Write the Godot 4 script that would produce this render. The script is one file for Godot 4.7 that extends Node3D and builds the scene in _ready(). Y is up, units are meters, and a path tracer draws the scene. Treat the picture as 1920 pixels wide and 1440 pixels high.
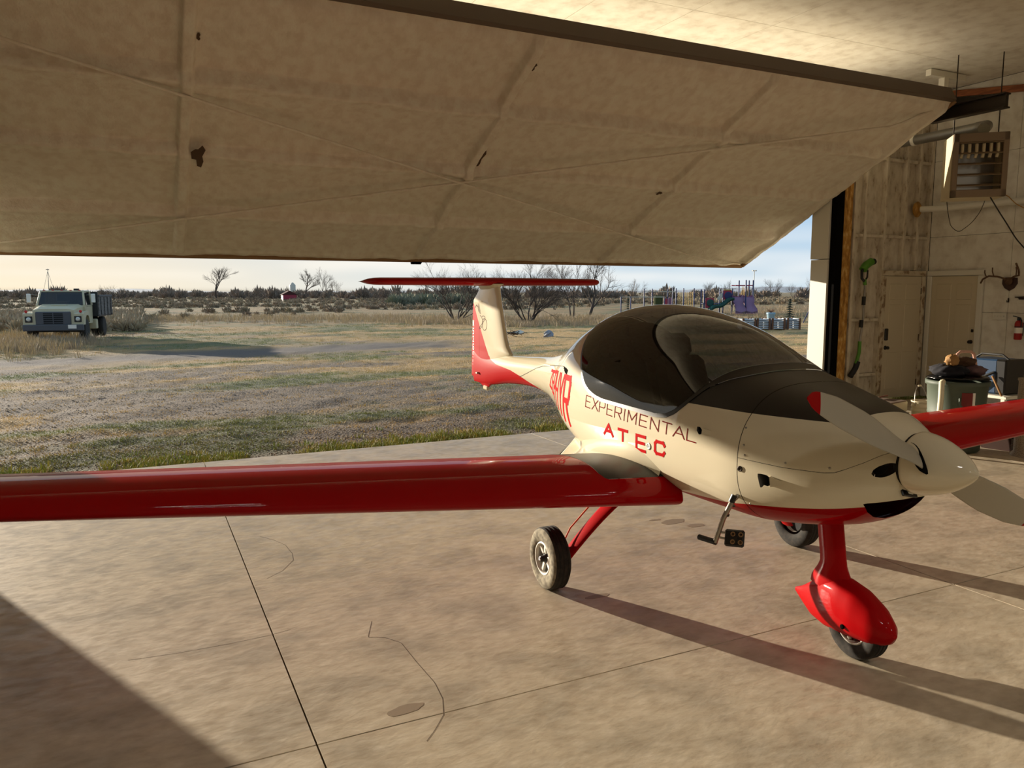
extends Node3D
# Hangar with a light aircraft, tilted-up door, evening sun.  x = along the door, y = up, z = towards the inside (outdoors is -z).

const EYE := 1.78
const DOOR_Z := -8.87          # plane of the door opening
const CEIL := 5.08
const WALL_R := 12.2
const GROUND_FAR := -0.35
var M := {}
var rng := RandomNumberGenerator.new()
var taken := {}
# aircraft frame: x = to its right side, y = up, z = aft from the nose wheel
var plane: Node3D

# ---------------------------------------------------------------- helpers
func numbered(called: String) -> String:
	if not taken.has(called):
		taken[called] = 0
		return called
	taken[called] += 1
	return "%s_%03d" % [called, taken[called]]

func thing(called: String, label: String, category: String, at := Vector3.ZERO, turn := 0.0, group := "") -> Node3D:
	var o := Node3D.new()
	o.name = numbered(called)
	add_child(o)
	o.position = at
	o.rotation.y = turn
	tag(o, label, category, group)
	return o

func tag(o: Node, label: String, category := "", group := "", kind := "") -> void:
	if label: o.set_meta("label", label)
	if category: o.set_meta("category", category)
	if group: o.set_meta("group", group)
	if kind: o.set_meta("kind", kind)

func new_st() -> SurfaceTool:
	var st := SurfaceTool.new()
	st.begin(Mesh.PRIMITIVE_TRIANGLES)
	return st

func put(called: String, st: SurfaceTool, mat: Material, parent: Node = self, own := false) -> MeshInstance3D:
	if not own:
		st.generate_normals()
	return put_mesh(called, st.commit(), mat, parent)

func put_mesh(called: String, mesh: Mesh, mat: Material, parent: Node = self) -> MeshInstance3D:
	var o := MeshInstance3D.new()
	o.name = numbered(called) if parent == self else called
	o.mesh = mesh
	o.material_override = mat
	parent.add_child(o, true)
	return o

func structure(called: String, st: SurfaceTool, mat: Material, parent: Node = self) -> MeshInstance3D:
	var o := put(called, st, mat, parent)
	if parent == self: o.set_meta("kind", "structure")
	return o

func quad(st: SurfaceTool, a: Vector3, b: Vector3, c: Vector3, d: Vector3) -> void:  # counter-clockwise seen from outside
	st.add_vertex(a); st.add_vertex(c); st.add_vertex(b)
	st.add_vertex(a); st.add_vertex(d); st.add_vertex(c)

func tri(st: SurfaceTool, a: Vector3, b: Vector3, c: Vector3) -> void:
	st.add_vertex(a); st.add_vertex(c); st.add_vertex(b)

func box(st: SurfaceTool, c: Vector3, size: Vector3, basis := Basis.IDENTITY, bevel := 0.0) -> void:
	st.set_smooth_group(-1)
	var h := size * 0.5
	if bevel <= 0.0:
		var p := []
		for i in 8:
			p.append(c + basis * Vector3(h.x * (1 if i & 1 else -1), h.y * (1 if i & 2 else -1), h.z * (1 if i & 4 else -1)))
		quad(st, p[4], p[5], p[7], p[6]); quad(st, p[1], p[0], p[2], p[3])
		quad(st, p[5], p[1], p[3], p[7]); quad(st, p[0], p[4], p[6], p[2])
		quad(st, p[6], p[7], p[3], p[2]); quad(st, p[0], p[1], p[5], p[4])
		return
	var b := minf(bevel, minf(h.x, minf(h.y, h.z)) * 0.9)
	var f := func(x: float, y: float, z: float) -> Vector3: return c + basis * Vector3(x, y, z)
	for s in [-1, 1]:
		# faces
		var X: Array = [f.call(s * h.x, -h.y + b, -h.z + b), f.call(s * h.x, h.y - b, -h.z + b), f.call(s * h.x, h.y - b, h.z - b), f.call(s * h.x, -h.y + b, h.z - b)]
		if s < 0: X.reverse()
		quad(st, X[0], X[1], X[2], X[3])
		var Y: Array = [f.call(-h.x + b, s * h.y, h.z - b), f.call(h.x - b, s * h.y, h.z - b), f.call(h.x - b, s * h.y, -h.z + b), f.call(-h.x + b, s * h.y, -h.z + b)]
		if s < 0: Y.reverse()
		quad(st, Y[0], Y[1], Y[2], Y[3])
		var Z: Array = [f.call(-h.x + b, -h.y + b, s * h.z), f.call(h.x - b, -h.y + b, s * h.z), f.call(h.x - b, h.y - b, s * h.z), f.call(-h.x + b, h.y - b, s * h.z)]
		if s < 0: Z.reverse()
		quad(st, Z[0], Z[1], Z[2], Z[3])
		for t in [-1, 1]:
			# edges along z, x, y
			var e: Array = [f.call(s * h.x, t * (h.y - b), h.z - b), f.call(s * h.x, t * (h.y - b), -h.z + b), f.call(s * (h.x - b), t * h.y, -h.z + b), f.call(s * (h.x - b), t * h.y, h.z - b)]
			if s * t < 0: e.reverse()
			quad(st, e[0], e[1], e[2], e[3])
			e = [f.call(h.x - b, s * h.y, t * (h.z - b)), f.call(-h.x + b, s * h.y, t * (h.z - b)), f.call(-h.x + b, s * (h.y - b), t * h.z), f.call(h.x - b, s * (h.y - b), t * h.z)]
			if s * t < 0: e.reverse()
			quad(st, e[0], e[1], e[2], e[3])
			e = [f.call(s * h.x, h.y - b, t * (h.z - b)), f.call(s * (h.x - b), h.y - b, t * h.z), f.call(s * (h.x - b), -h.y + b, t * h.z), f.call(s * h.x, -h.y + b, t * (h.z - b))]
			if s * t < 0: e.reverse()
			quad(st, e[0], e[1], e[2], e[3])
			for u in [-1, 1]:
				var k: Array = [f.call(s * h.x, t * (h.y - b), u * (h.z - b)), f.call(s * (h.x - b), t * h.y, u * (h.z - b)), f.call(s * (h.x - b), t * (h.y - b), u * h.z)]
				if s * t * u < 0: k.reverse()
				tri(st, k[0], k[1], k[2])

func boxed(called: String, c: Vector3, size: Vector3, mat: Material, parent: Node = self, basis := Basis.IDENTITY, bevel := 0.0) -> MeshInstance3D:
	var st := new_st()
	box(st, c, size, basis, bevel)
	return put(called, st, mat, parent)

# rings joined into a skin; each ring has the same number of points
func loft(st: SurfaceTool, rings: Array, closed := true, cap0 := true, cap1 := true, smooth := 0) -> void:
	st.set_smooth_group(smooth)
	var n: int = rings[0].size()
	var mid := func(r: PackedVector3Array) -> Vector3:
		var s := Vector3.ZERO
		for p in r: s += p
		return s / r.size()
	var a0: Vector3 = mid.call(rings[0])
	var a1: Vector3 = mid.call(rings[rings.size() - 1])
	# outward test on one ring
	var r0: PackedVector3Array = rings[rings.size() / 2 - 1]
	var r1: PackedVector3Array = rings[rings.size() / 2]
	var score := 0.0
	var c0: Vector3 = mid.call(r0)
	for j in n:
		var k := (j + 1) % n
		score += (r0[k] - r0[j]).cross(r1[j] - r0[j]).dot(r0[j] + r0[k] - 2.0 * c0)
	var flip := score < 0.0
	for i in rings.size() - 1:
		for j in (n if closed else n - 1):
			var k := (j + 1) % n
			if flip: quad(st, rings[i][k], rings[i][j], rings[i + 1][j], rings[i + 1][k])
			else: quad(st, rings[i][j], rings[i][k], rings[i + 1][k], rings[i + 1][j])
	st.set_smooth_group(-1)
	if closed:
		for e in [[cap0, rings[0], a0, 0], [cap1, rings[rings.size() - 1], a1, 1]]:
			if not e[0]: continue
			for j in n:
				var k := (j + 1) % n
				if flip != (e[3] == 1): tri(st, e[2], e[1][j], e[1][k])
				else: tri(st, e[2], e[1][k], e[1][j])

func circle(c: Vector3, u: Vector3, v: Vector3, r: float, n: int) -> PackedVector3Array:
	var p := PackedVector3Array()
	for i in n:
		var a := TAU * i / n
		p.append(c + u * (cos(a) * r) + v * (sin(a) * r))
	return p

func frame_of(d: Vector3) -> Array:
	var u := d.cross(Vector3.UP)
	if u.length() < 0.05: u = d.cross(Vector3.RIGHT)
	u = u.normalized()
	return [u, u.cross(d).normalized()]

func tube(st: SurfaceTool, path: Array, r0: float, r1 := -1.0, n := 8, caps := true) -> void:
	if r1 < 0.0: r1 = r0
	var rings := []
	var pu := Vector3.ZERO
	for i in path.size():
		var d: Vector3 = (path[mini(i + 1, path.size() - 1)] - path[maxi(i - 1, 0)]).normalized()
		var fr := frame_of(d)
		if pu != Vector3.ZERO:
			var u: Vector3 = (pu - d * pu.dot(d)).normalized()
			fr = [u, u.cross(d).normalized()]
		pu = fr[0]
		rings.append(circle(path[i], fr[0], fr[1], lerpf(r0, r1, float(i) / maxf(1.0, path.size() - 1)), n))
	loft(st, rings, true, caps, caps)

func tubed(called: String, path: Array, r: float, mat: Material, parent: Node = self, n := 8) -> MeshInstance3D:
	var st := new_st()
	tube(st, path, r, r, n)
	return put(called, st, mat, parent)

# profile of (radius, height) turned about an axis
func lathe(st: SurfaceTool, at: Vector3, axis: Vector3, profile: Array, n := 24, cap0 := true, cap1 := true) -> void:
	var fr := frame_of(axis)
	var rings := []
	for p in profile:
		rings.append(circle(at + axis * p.y, fr[0], fr[1], maxf(p.x, 0.0005), n))
	loft(st, rings, true, cap0, cap1)

func lathed(called: String, at: Vector3, axis: Vector3, profile: Array, mat: Material, parent: Node = self, n := 24) -> MeshInstance3D:
	var st := new_st()
	lathe(st, at, axis, profile, n)
	return put(called, st, mat, parent)

# flat outline in the (u, v) plane given a thickness along w
func slab(st: SurfaceTool, outline: Array, at: Vector3, u: Vector3, v: Vector3, thick: float) -> void:
	var w := u.cross(v).normalized() * thick
	var pts := PackedVector2Array(outline)
	if Geometry2D.is_polygon_clockwise(pts): pts.reverse()
	st.set_smooth_group(-1)
	var idx := Geometry2D.triangulate_polygon(pts)
	var P := func(p: Vector2) -> Vector3: return at + u * p.x + v * p.y
	for i in range(0, idx.size(), 3):
		var t := [pts[idx[i]], pts[idx[i + 1]], pts[idx[i + 2]]]
		if (t[1] - t[0]).cross(t[2] - t[0]) < 0.0: t.reverse()
		tri(st, P.call(t[0]) + w, P.call(t[1]) + w, P.call(t[2]) + w)
		tri(st, P.call(t[2]), P.call(t[1]), P.call(t[0]))
	for i in pts.size():
		var a: Vector3 = P.call(pts[i])
		var b: Vector3 = P.call(pts[(i + 1) % pts.size()])
		quad(st, a, b, b + w, a + w)

func spline(xs: Array, ys: Array, x: float) -> float:
	var n := xs.size()
	var i := 0
	while i < n - 2 and x > xs[i + 1]: i += 1
	var h: float = xs[i + 1] - xs[i]
	var t: float = (x - xs[i]) / h
	var m := func(k: int) -> float:
		var a := maxi(k - 1, 0)
		var b := mini(k + 1, n - 1)
		return (ys[b] - ys[a]) / (xs[b] - xs[a])
	var m0: float = m.call(i) * h
	var m1: float = m.call(i + 1) * h
	return (2 * t * t * t - 3 * t * t + 1) * ys[i] + (t * t * t - 2 * t * t + t) * m0 + (-2 * t * t * t + 3 * t * t) * ys[i + 1] + (t * t * t - t * t) * m1

func table(xs: Array, ys: Array, x: float) -> float:
	if x <= xs[0]: return ys[0]
	for i in xs.size() - 1:
		if x <= xs[i + 1]: return lerpf(ys[i], ys[i + 1], (x - xs[i]) / (xs[i + 1] - xs[i]))
	return ys[ys.size() - 1]

# distance to a polygon, positive inside
func poly_sd(poly: Array, p: Vector2) -> float:
	var d := 1e9
	var n := poly.size()
	for i in n:
		d = minf(d, p.distance_squared_to(Geometry2D.get_closest_point_to_segment(p, poly[i], poly[(i + 1) % n])))
	return sqrt(d) * (1.0 if Geometry2D.is_point_in_polygon(p, PackedVector2Array(poly)) else -1.0)

# ---- skins cut into painted regions: a skin is a list of triangles with normals
func skin_grid(P: Array, closed: bool) -> Dictionary:   # P: rows of PackedVector3Array
	var rows := P.size()
	var n: int = P[0].size()
	var N := []
	for i in rows:
		var r := PackedVector3Array()
		for j in n:
			var a: Vector3 = P[mini(i + 1, rows - 1)][j] - P[maxi(i - 1, 0)][j]
			var jp := (j + 1) % n if closed else mini(j + 1, n - 1)
			var jm := (j - 1 + n) % n if closed else maxi(j - 1, 0)
			var b: Vector3 = P[i][jp] - P[i][jm]
			r.append(a.cross(b).normalized())
		N.append(r)
	# turn outward
	var score := 0.0
	var m := rows / 2
	var c := Vector3.ZERO
	for p in P[m]: c += p
	c /= n
	for j in n: score += N[m][j].dot(P[m][j] - c)
	if score < 0.0:
		for i in rows:
			for j in n: N[i][j] = -N[i][j]
	var p := PackedVector3Array()
	var q := PackedVector3Array()
	for i in rows - 1:
		for j in (n if closed else n - 1):
			var k := (j + 1) % n
			for e in [[i, j], [i, k], [i + 1, k], [i, j], [i + 1, k], [i + 1, j]]:
				p.append(P[e[0]][e[1]])
				q.append(N[e[0]][e[1]])
	return {"p": p, "n": q}

func skin_split(s: Dictionary, f: Callable) -> Array:   # [where f > 0, where f <= 0]
	var hi := {"p": PackedVector3Array(), "n": PackedVector3Array()}
	var lo := {"p": PackedVector3Array(), "n": PackedVector3Array()}
	var P: PackedVector3Array = s.p
	var N: PackedVector3Array = s.n
	var cache := {}
	for t in range(0, P.size(), 3):
		var v := [0.0, 0.0, 0.0]
		for k in 3:
			var pt := P[t + k]
			if not cache.has(pt): cache[pt] = f.call(pt)
			v[k] = cache[pt]
		if v[0] > 0 and v[1] > 0 and v[2] > 0 or v[0] <= 0 and v[1] <= 0 and v[2] <= 0:
			var to: Dictionary = hi if v[0] > 0 else lo
			for k in 3:
				to.p.append(P[t + k]); to.n.append(N[t + k])
			continue
		for side in 2:
			var to: Dictionary = hi if side == 0 else lo
			var pp := []
			var nn := []
			for k in 3:
				var m := (k + 1) % 3
				var ins: bool = (v[k] > 0) == (side == 0)
				if ins:
					pp.append(P[t + k]); nn.append(N[t + k])
				if (v[k] > 0) != (v[m] > 0):
					var w: float = v[k] / (v[k] - v[m])
					pp.append(P[t + k].lerp(P[t + m], w)); nn.append(N[t + k].lerp(N[t + m], w).normalized())
			for k in range(1, pp.size() - 1):
				for e in [0, k, k + 1]:
					to.p.append(pp[e]); to.n.append(nn[e])
	return [hi, lo]

func skin_put(called: String, s: Dictionary, mat: Material, parent: Node, lift := 0.0) -> MeshInstance3D:
	var p: PackedVector3Array = s.p.duplicate()
	var n: PackedVector3Array = s.n.duplicate()
	for t in range(0, p.size(), 3):
		if (p[t + 1] - p[t]).cross(p[t + 2] - p[t]).dot(n[t]) > 0.0:
			var x := p[t + 1]; p[t + 1] = p[t + 2]; p[t + 2] = x
			x = n[t + 1]; n[t + 1] = n[t + 2]; n[t + 2] = x
	if lift != 0.0:
		for i in p.size(): p[i] += n[i] * lift
	var a := []
	a.resize(Mesh.ARRAY_MAX)
	a[Mesh.ARRAY_VERTEX] = p
	a[Mesh.ARRAY_NORMAL] = n
	var mesh := ArrayMesh.new()
	mesh.add_surface_from_arrays(Mesh.PRIMITIVE_TRIANGLES, a)
	return put_mesh(called, mesh, mat, parent)

# ---- materials
func mat(key: String, color: Color, rough := 0.6, metal := 0.0) -> StandardMaterial3D:
	var m := StandardMaterial3D.new()
	m.resource_name = key
	m.albedo_color = color
	m.roughness = rough
	m.metallic = metal
	M[key] = m
	return m

func noise_tex(seed_: int, freq: float, octaves: int, ramp: Array, size := 512, kind := FastNoiseLite.TYPE_SIMPLEX_SMOOTH) -> ImageTexture:
	var fn := FastNoiseLite.new()
	fn.seed = seed_
	fn.noise_type = kind
	fn.frequency = freq
	fn.fractal_octaves = octaves
	fn.fractal_gain = 0.55
	var im := fn.get_seamless_image(size, size)
	im.convert(Image.FORMAT_L8)
	var g := Gradient.new()
	g.offsets = PackedFloat32Array(ramp.map(func(e): return e[0]))
	g.colors = PackedColorArray(ramp.map(func(e): return e[1]))
	var lut := PackedByteArray()
	for i in 256:
		var c := g.sample(i / 255.0)
		lut.append(int(c.r * 255)); lut.append(int(c.g * 255)); lut.append(int(c.b * 255))
	var src := im.get_data()
	var dst := PackedByteArray()
	dst.resize(size * size * 3)
	for i in src.size():
		var k := src[i] * 3
		dst[i * 3] = lut[k]; dst[i * 3 + 1] = lut[k + 1]; dst[i * 3 + 2] = lut[k + 2]
	return ImageTexture.create_from_image(Image.create_from_data(size, size, false, Image.FORMAT_RGB8, dst))

func tri_world(m: StandardMaterial3D, scale: Vector3) -> StandardMaterial3D:
	m.uv1_triplanar = true
	m.uv1_world_triplanar = true
	m.uv1_scale = scale
	return m

func grey(v: float) -> Color: return Color(v, v, v)

# ---------------------------------------------------------------- camera, sky, sun
func sky_image() -> Image:
	var w := 1024
	var h := 512
	var n1 := FastNoiseLite.new(); n1.seed = 7; n1.frequency = 1.0; n1.fractal_octaves = 4
	var n2 := FastNoiseLite.new(); n2.seed = 19; n2.frequency = 1.0; n2.fractal_octaves = 3
	var im := Image.create(w, h, false, Image.FORMAT_RGBF)
	var sun_az := deg_to_rad(-24.5)
	var warm := Vector3(0.65, 0.53, 0.35)
	var pale := Vector3(0.36, 0.455, 0.525)
	var low_blue := Vector3(0.20, 0.36, 0.54)
	var high := Vector3(0.17, 0.25, 0.37)
	for j in h:
		var el := PI * (0.5 - (j + 0.5) / h)
		var e := clampf(el / (PI / 2), 0.0, 1.0)
		for i in w:
			var az := wrapf(TAU * (i + 0.5) / w, -PI, PI)      # 0 = straight out of the door
			var d := acos(clampf(cos(el) * cos(az - sun_az), -1.0, 1.0))
			var near := exp(-pow(d / 0.75, 2.0))
			var broad := exp(-pow(d / 1.4, 2.0))
			var hor := pale.lerp(warm, clampf(near, 0.0, 1.0)) * (0.95 + 0.1 * broad)
			var c := hor.lerp(low_blue, smoothstep(0.0, 0.10, e) * 0.85 * (1.0 - 0.7 * near)).lerp(high * (0.9 + 0.5 * broad), pow(e, 0.7))
			# thin streaks of cloud lying along the horizon
			var lift := maxf(el, 0.0) * 57.3
			var v := log(1.0 + lift * 0.9)
			var q := n1.get_noise_3d(cos(az) * 1.6, v * 3.2 + n2.get_noise_3d(cos(az) * 1.1, v, sin(az) * 1.1) * 0.8, sin(az) * 1.6)
			var cov := smoothstep(-0.12, 0.32, q) * smoothstep(0.1, 1.2, lift) * (1.0 - e) * (0.35 + 0.6 * broad) * (1.0 - 0.85 * smoothstep(1.2, 5.0, lift) * (1.0 - near))
			var cl := Vector3(0.62, 0.615, 0.60).lerp(Vector3(0.62, 0.555, 0.44), near)
			c = c.lerp(cl, cov)
			if el < 0.0: c = Vector3(0.16, 0.13, 0.09).lerp(hor, exp(el * 60.0))
			im.set_pixel(i, j, Color(c.x, c.y, c.z))
	return im

func set_up_view() -> void:
	var cam := Camera3D.new()
	cam.name = "camera"
	cam.fov = 52.971
	cam.near = 0.05
	cam.far = 20000.0
	cam.position = Vector3(0, EYE, 0)
	cam.rotation = Vector3(deg_to_rad(-6.788), deg_to_rad(-25.849), 0)
	add_child(cam)
	cam.current = true
	var env := Environment.new()
	env.tonemap_mode = Environment.TONE_MAPPER_LINEAR
	env.tonemap_exposure = 1.65
	env.background_mode = Environment.BG_SKY
	var sky := Sky.new()
	var sm := PanoramaSkyMaterial.new()
	sm.panorama = ImageTexture.create_from_image(sky_image())
	sky.sky_material = sm
	env.sky = sky
	env.background_energy_multiplier = 1.0
	env.sdfgi_enabled = true
	env.ssao_enabled = true
	env.ssil_enabled = true
	var we := WorldEnvironment.new()
	we.name = "world"
	we.environment = env
	add_child(we)
	var sun := DirectionalLight3D.new()
	sun.name = "sun"
	sun.light_color = Color(1.0, 0.945, 0.86)
	sun.light_energy = 1.95
	sun.light_angular_distance = 0.6
	sun.shadow_enabled = true
	var az := deg_to_rad(24.5)
	var el := deg_to_rad(8.0)
	add_child(sun)
	sun.look_at_from_position(Vector3(-sin(az) * cos(el), sin(el), -cos(az) * cos(el)) * 50.0, Vector3.ZERO)

# ---------------------------------------------------------------- materials
func set_up_materials() -> void:
	var c := mat("concrete", Color(1, 1, 1), 0.5)
	c.albedo_texture = noise_tex(3, 0.012, 5, [[0.10, Color(0.745, 0.68, 0.58)], [0.42, Color(0.79, 0.73, 0.628)], [0.6, Color(0.805, 0.748, 0.648)], [0.9, Color(0.84, 0.785, 0.69)]], 1024)
	c.detail_enabled = true
	c.detail_blend_mode = BaseMaterial3D.BLEND_MODE_MUL
	c.detail_albedo = noise_tex(11, 0.012, 6, [[0.2, grey(0.88)], [0.45, grey(0.96)], [0.7, grey(1.0)]], 1024)
	c.detail_uv_layer = BaseMaterial3D.DETAIL_UV_2
	c.uv2_triplanar = true
	c.uv2_world_triplanar = true
	c.uv2_scale = Vector3(0.13, 0.13, 0.19)
	c.roughness_texture = noise_tex(5, 0.02, 4, [[0.3, grey(0.42)], [0.7, grey(0.62)]], 512)
	c.roughness = 1.0
	c.heightmap_enabled = true
	c.heightmap_texture = noise_tex(23, 0.02, 5, [[0.2, grey(0.2)], [0.8, grey(0.8)]], 1024)
	c.heightmap_scale = 0.06
	tri_world(c, Vector3(0.6, 0.6, 1.0))
	mat("joint", Color(0.10, 0.08, 0.06), 0.95)
	var f := mat("foam", Color(1, 1, 1), 0.8)
	f.albedo_texture = noise_tex(31, 0.012, 4, [[0.25, Color(0.82, 0.765, 0.685)], [0.5, Color(0.855, 0.81, 0.735)], [0.75, Color(0.87, 0.84, 0.765)]], 512)
	f.heightmap_enabled = true
	f.heightmap_texture = noise_tex(37, 0.05, 4, [[0.2, grey(0.1)], [0.8, grey(0.9)]], 512)
	f.heightmap_scale = 0.4
	tri_world(f, Vector3(0.9, 0.9, 0.9))
	mat("foam_edge", Color(0.55, 0.42, 0.28), 0.9)
	var yf := mat("yellow_foam", Color(1, 1, 1), 0.9)
	yf.albedo_texture = noise_tex(41, 0.03, 4, [[0.2, Color(0.55, 0.38, 0.15)], [0.6, Color(0.72, 0.53, 0.24)], [0.8, Color(0.80, 0.66, 0.40)]], 256)
	tri_world(yf, Vector3(1.5, 0.6, 1.5))
	var wl := mat("wall_paint", Color(1, 1, 1), 0.75)
	wl.albedo_texture = noise_tex(43, 0.01, 5, [[0.1, Color(0.80, 0.765, 0.70)], [0.5, Color(0.87, 0.845, 0.785)], [0.8, Color(0.895, 0.875, 0.82)]], 512)
	wl.heightmap_enabled = true
	wl.heightmap_texture = noise_tex(47, 0.06, 4, [[0.2, grey(0.2)], [0.8, grey(0.8)]], 512)
	wl.heightmap_scale = 0.05
	tri_world(wl, Vector3(0.6, 0.6, 0.6))
	var gw := mat("dusty_wall", Color(1, 1, 1), 0.85)
	gw.albedo_texture = noise_tex(53, 0.015, 5, [[0.10, Color(0.60, 0.53, 0.44)], [0.25, Color(0.74, 0.69, 0.60)], [0.5, Color(0.79, 0.745, 0.66)], [0.8, Color(0.83, 0.79, 0.71)]], 512)
	tri_world(gw, Vector3(0.8, 0.45, 0.8))
	mat("white_metal", Color(0.86, 0.84, 0.78), 0.45)
	mat("door_skin", Color(0.93, 0.91, 0.86), 0.4)
	mat("rubber_and_gap_black", Color(0.06, 0.055, 0.05), 0.95).metallic_specular = 0.1  # rubber colour, reused as painted shade for small gaps and cutouts
	mat("dark_steel", Color(0.20, 0.17, 0.14), 0.5, 0.7)
	mat("rail_brown", Color(0.36, 0.30, 0.24), 0.6)
	mat("steel", Color(0.62, 0.60, 0.56), 0.35, 0.9)
	mat("seam", Color(0.12, 0.10, 0.08), 0.9)
	# aircraft
	var cr := mat("cream_gloss", Color(0.84, 0.80, 0.695), 0.35)
	cr.metallic_specular = 0.08
	cr.clearcoat_enabled = true; cr.clearcoat = 1.0; cr.clearcoat_roughness = 0.03
	var rd := mat("red_gloss", Color(0.60, 0.02, 0.04), 0.3)
	rd.metallic_specular = 0.05
	rd.clearcoat_enabled = true; rd.clearcoat = 0.35; rd.clearcoat_roughness = 0.03
	var rs := mat("red_satin", Color(0.66, 0.035, 0.055), 0.5)
	rs.metallic_specular = 0.12
	rs.clearcoat_enabled = true; rs.clearcoat = 0.2; rs.clearcoat_roughness = 0.06
	mat("black_satin", Color(0.075, 0.068, 0.06), 0.38)
	mat("black_matt", Color(0.07, 0.068, 0.064), 0.85)
	mat("letter_red", Color(0.72, 0.05, 0.07), 0.6).metallic_specular = 0.1
	mat("letter_thin", Color(0.45, 0.07, 0.06), 0.6).metallic_specular = 0.1
	mat("letter_grey", Color(0.34, 0.25, 0.21), 0.6).metallic_specular = 0.1
	mat("letter_white", Color(0.92, 0.90, 0.85), 0.5)
	mat("blade", Color(0.64, 0.61, 0.54), 0.4)
	mat("torn_foam", Color(0.30, 0.22, 0.14), 0.9)
	mat("duct", Color(0.40, 0.385, 0.36), 0.8)
	mat("stain", Color(0.60, 0.53, 0.44), 0.55)
	var gl := mat("smoked_glass", Color(0.02, 0.017, 0.012, 0.72), 0.03)
	gl.transparency = BaseMaterial3D.TRANSPARENCY_ALPHA
	mat("cockpit_dark", Color(0.055, 0.05, 0.045), 0.8)
	mat("seat_cloth", Color(0.10, 0.09, 0.08), 0.9)
	var ty := mat("tyre", Color(1, 1, 1), 0.9)
	ty.albedo_texture = noise_tex(61, 0.05, 4, [[0.3, Color(0.12, 0.11, 0.095)], [0.7, Color(0.20, 0.18, 0.15)]], 256)
	tri_world(ty, Vector3(2, 2, 2))
	var td := mat("tyre_dusty", Color(1, 1, 1), 0.95)
	td.albedo_texture = noise_tex(63, 0.04, 4, [[0.3, Color(0.40, 0.37, 0.31)], [0.7, Color(0.60, 0.57, 0.49)]], 256)
	tri_world(td, Vector3(2, 2, 2))
	mat("rim", Color(0.85, 0.84, 0.80), 0.35, 0.3)
	mat("chrome", Color(0.85, 0.85, 0.85), 0.15, 1.0)
	mat("grip", Color(0.05, 0.05, 0.05), 0.6)
	mat("orange_cable", Color(0.85, 0.35, 0.12), 0.5)
	mat("lens", Color(0.80, 0.80, 0.76), 0.1, 0.2)

# ---------------------------------------------------------------- the hangar shell
func build_floor() -> void:
	var st := new_st()
	box(st, Vector3(3.65, -0.29, -0.3), Vector3(17.1, 0.5, 16.6))
	var base := structure("floor", st, M.joint)
	tag(base, "sealed tan concrete hangar floor cut into large slabs by saw joints", "", "")
	var xs := [-4.9, -3.317, 0.553, 4.423, 8.293, 12.2]
	var zs := [-8.60, -2.912, 2.80, 8.0]
	for i in xs.size() - 1:
		for j in zs.size() - 1:
			var a := 0.004
			var c := Vector3((xs[i] + xs[i + 1]) / 2, -0.02, (zs[j] + zs[j + 1]) / 2)
			boxed("slab", c, Vector3(xs[i + 1] - xs[i] - 2 * a, 0.04, zs[j + 1] - zs[j] - 2 * a), M.concrete, base)
	# hairline cracks and a few oil stains in the slabs
	for line in [[[487, 1006], [512, 1012], [535, 1022], [548, 1038], [550, 1050], [530, 1070], [500, 1085]], [[240, 1238], [330, 1225], [430, 1207], [510, 1190], [545, 1180]], [[697, 1165], [690, 1195], [720, 1195], [752, 1205], [780, 1240], [815, 1280], [830, 1310], [832, 1340], [815, 1370], [800, 1390]]]:
		var cv := Curve3D.new()
		for p in line: cv.add_point(at_y(p[0], p[1], 0.0))
		var st2 := new_st()
		var n := 60
		var L := cv.get_baked_length()
		for k in n:
			var a := cv.sample_baked(L * k / n)
			var b := cv.sample_baked(L * (k + 1) / n)
			var j := Vector3(sin(k * 7.1), 0, cos(k * 5.3)) * 0.004
			var w := (b - a).cross(Vector3.UP).normalized() * 0.0014
			st2.set_smooth_group(-1)
			var up := Vector3(0, 0.0006, 0)
			quad(st2, a + w + up, a - w + up, b - w + up, b + w + up)
		put("crack", st2, M.torn_foam, base)
	for e in [[1262, 978, 0.10], [1305, 985, 0.07], [1228, 975, 0.04], [760, 1330, 0.07], [1120, 1118, 0.06]]:
		var outl := []
		for k in 14:
			var a := TAU * k / 14.0
			var r: float = e[2] * (0.82 + 0.12 * sin(k * 0.9 + e[0]) + 0.06 * sin(k * 2.24))
			outl.append(Vector2(cos(a) * r * 1.5, sin(a) * r * 0.6))
		var st3 := new_st()
		slab(st3, outl, at_y(e[0], e[1], 0.0), Vector3.RIGHT, Vector3(0, 0, -1), 0.0007)
		put("stain", st3, M.stain, base)

func wall_panels(base: Node, plane_axis: int, at: float, us: Array, vs: Array, depth: float, m: Material, facing: float) -> void:
	for i in us.size() - 1:
		for j in vs.size() - 1:
			var g := 0.0025
			var du: float = us[i + 1] - us[i] - 2 * g
			var dv: float = vs[j + 1] - vs[j] - 2 * g
			var u: float = (us[i] + us[i + 1]) / 2
			var v: float = (vs[j] + vs[j + 1]) / 2
			var d := at + facing * depth / 2
			if plane_axis == 0: boxed("panel", Vector3(d, v, u), Vector3(depth, dv, du), m, base, Basis.IDENTITY, 0.0015)
			elif plane_axis == 1: boxed("panel", Vector3(u, d, v), Vector3(du, depth, dv), m, base, Basis.IDENTITY, 0.0015)
			else: boxed("panel", Vector3(u, v, d), Vector3(du, dv, depth), m, base, Basis.IDENTITY, 0.0015)

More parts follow.
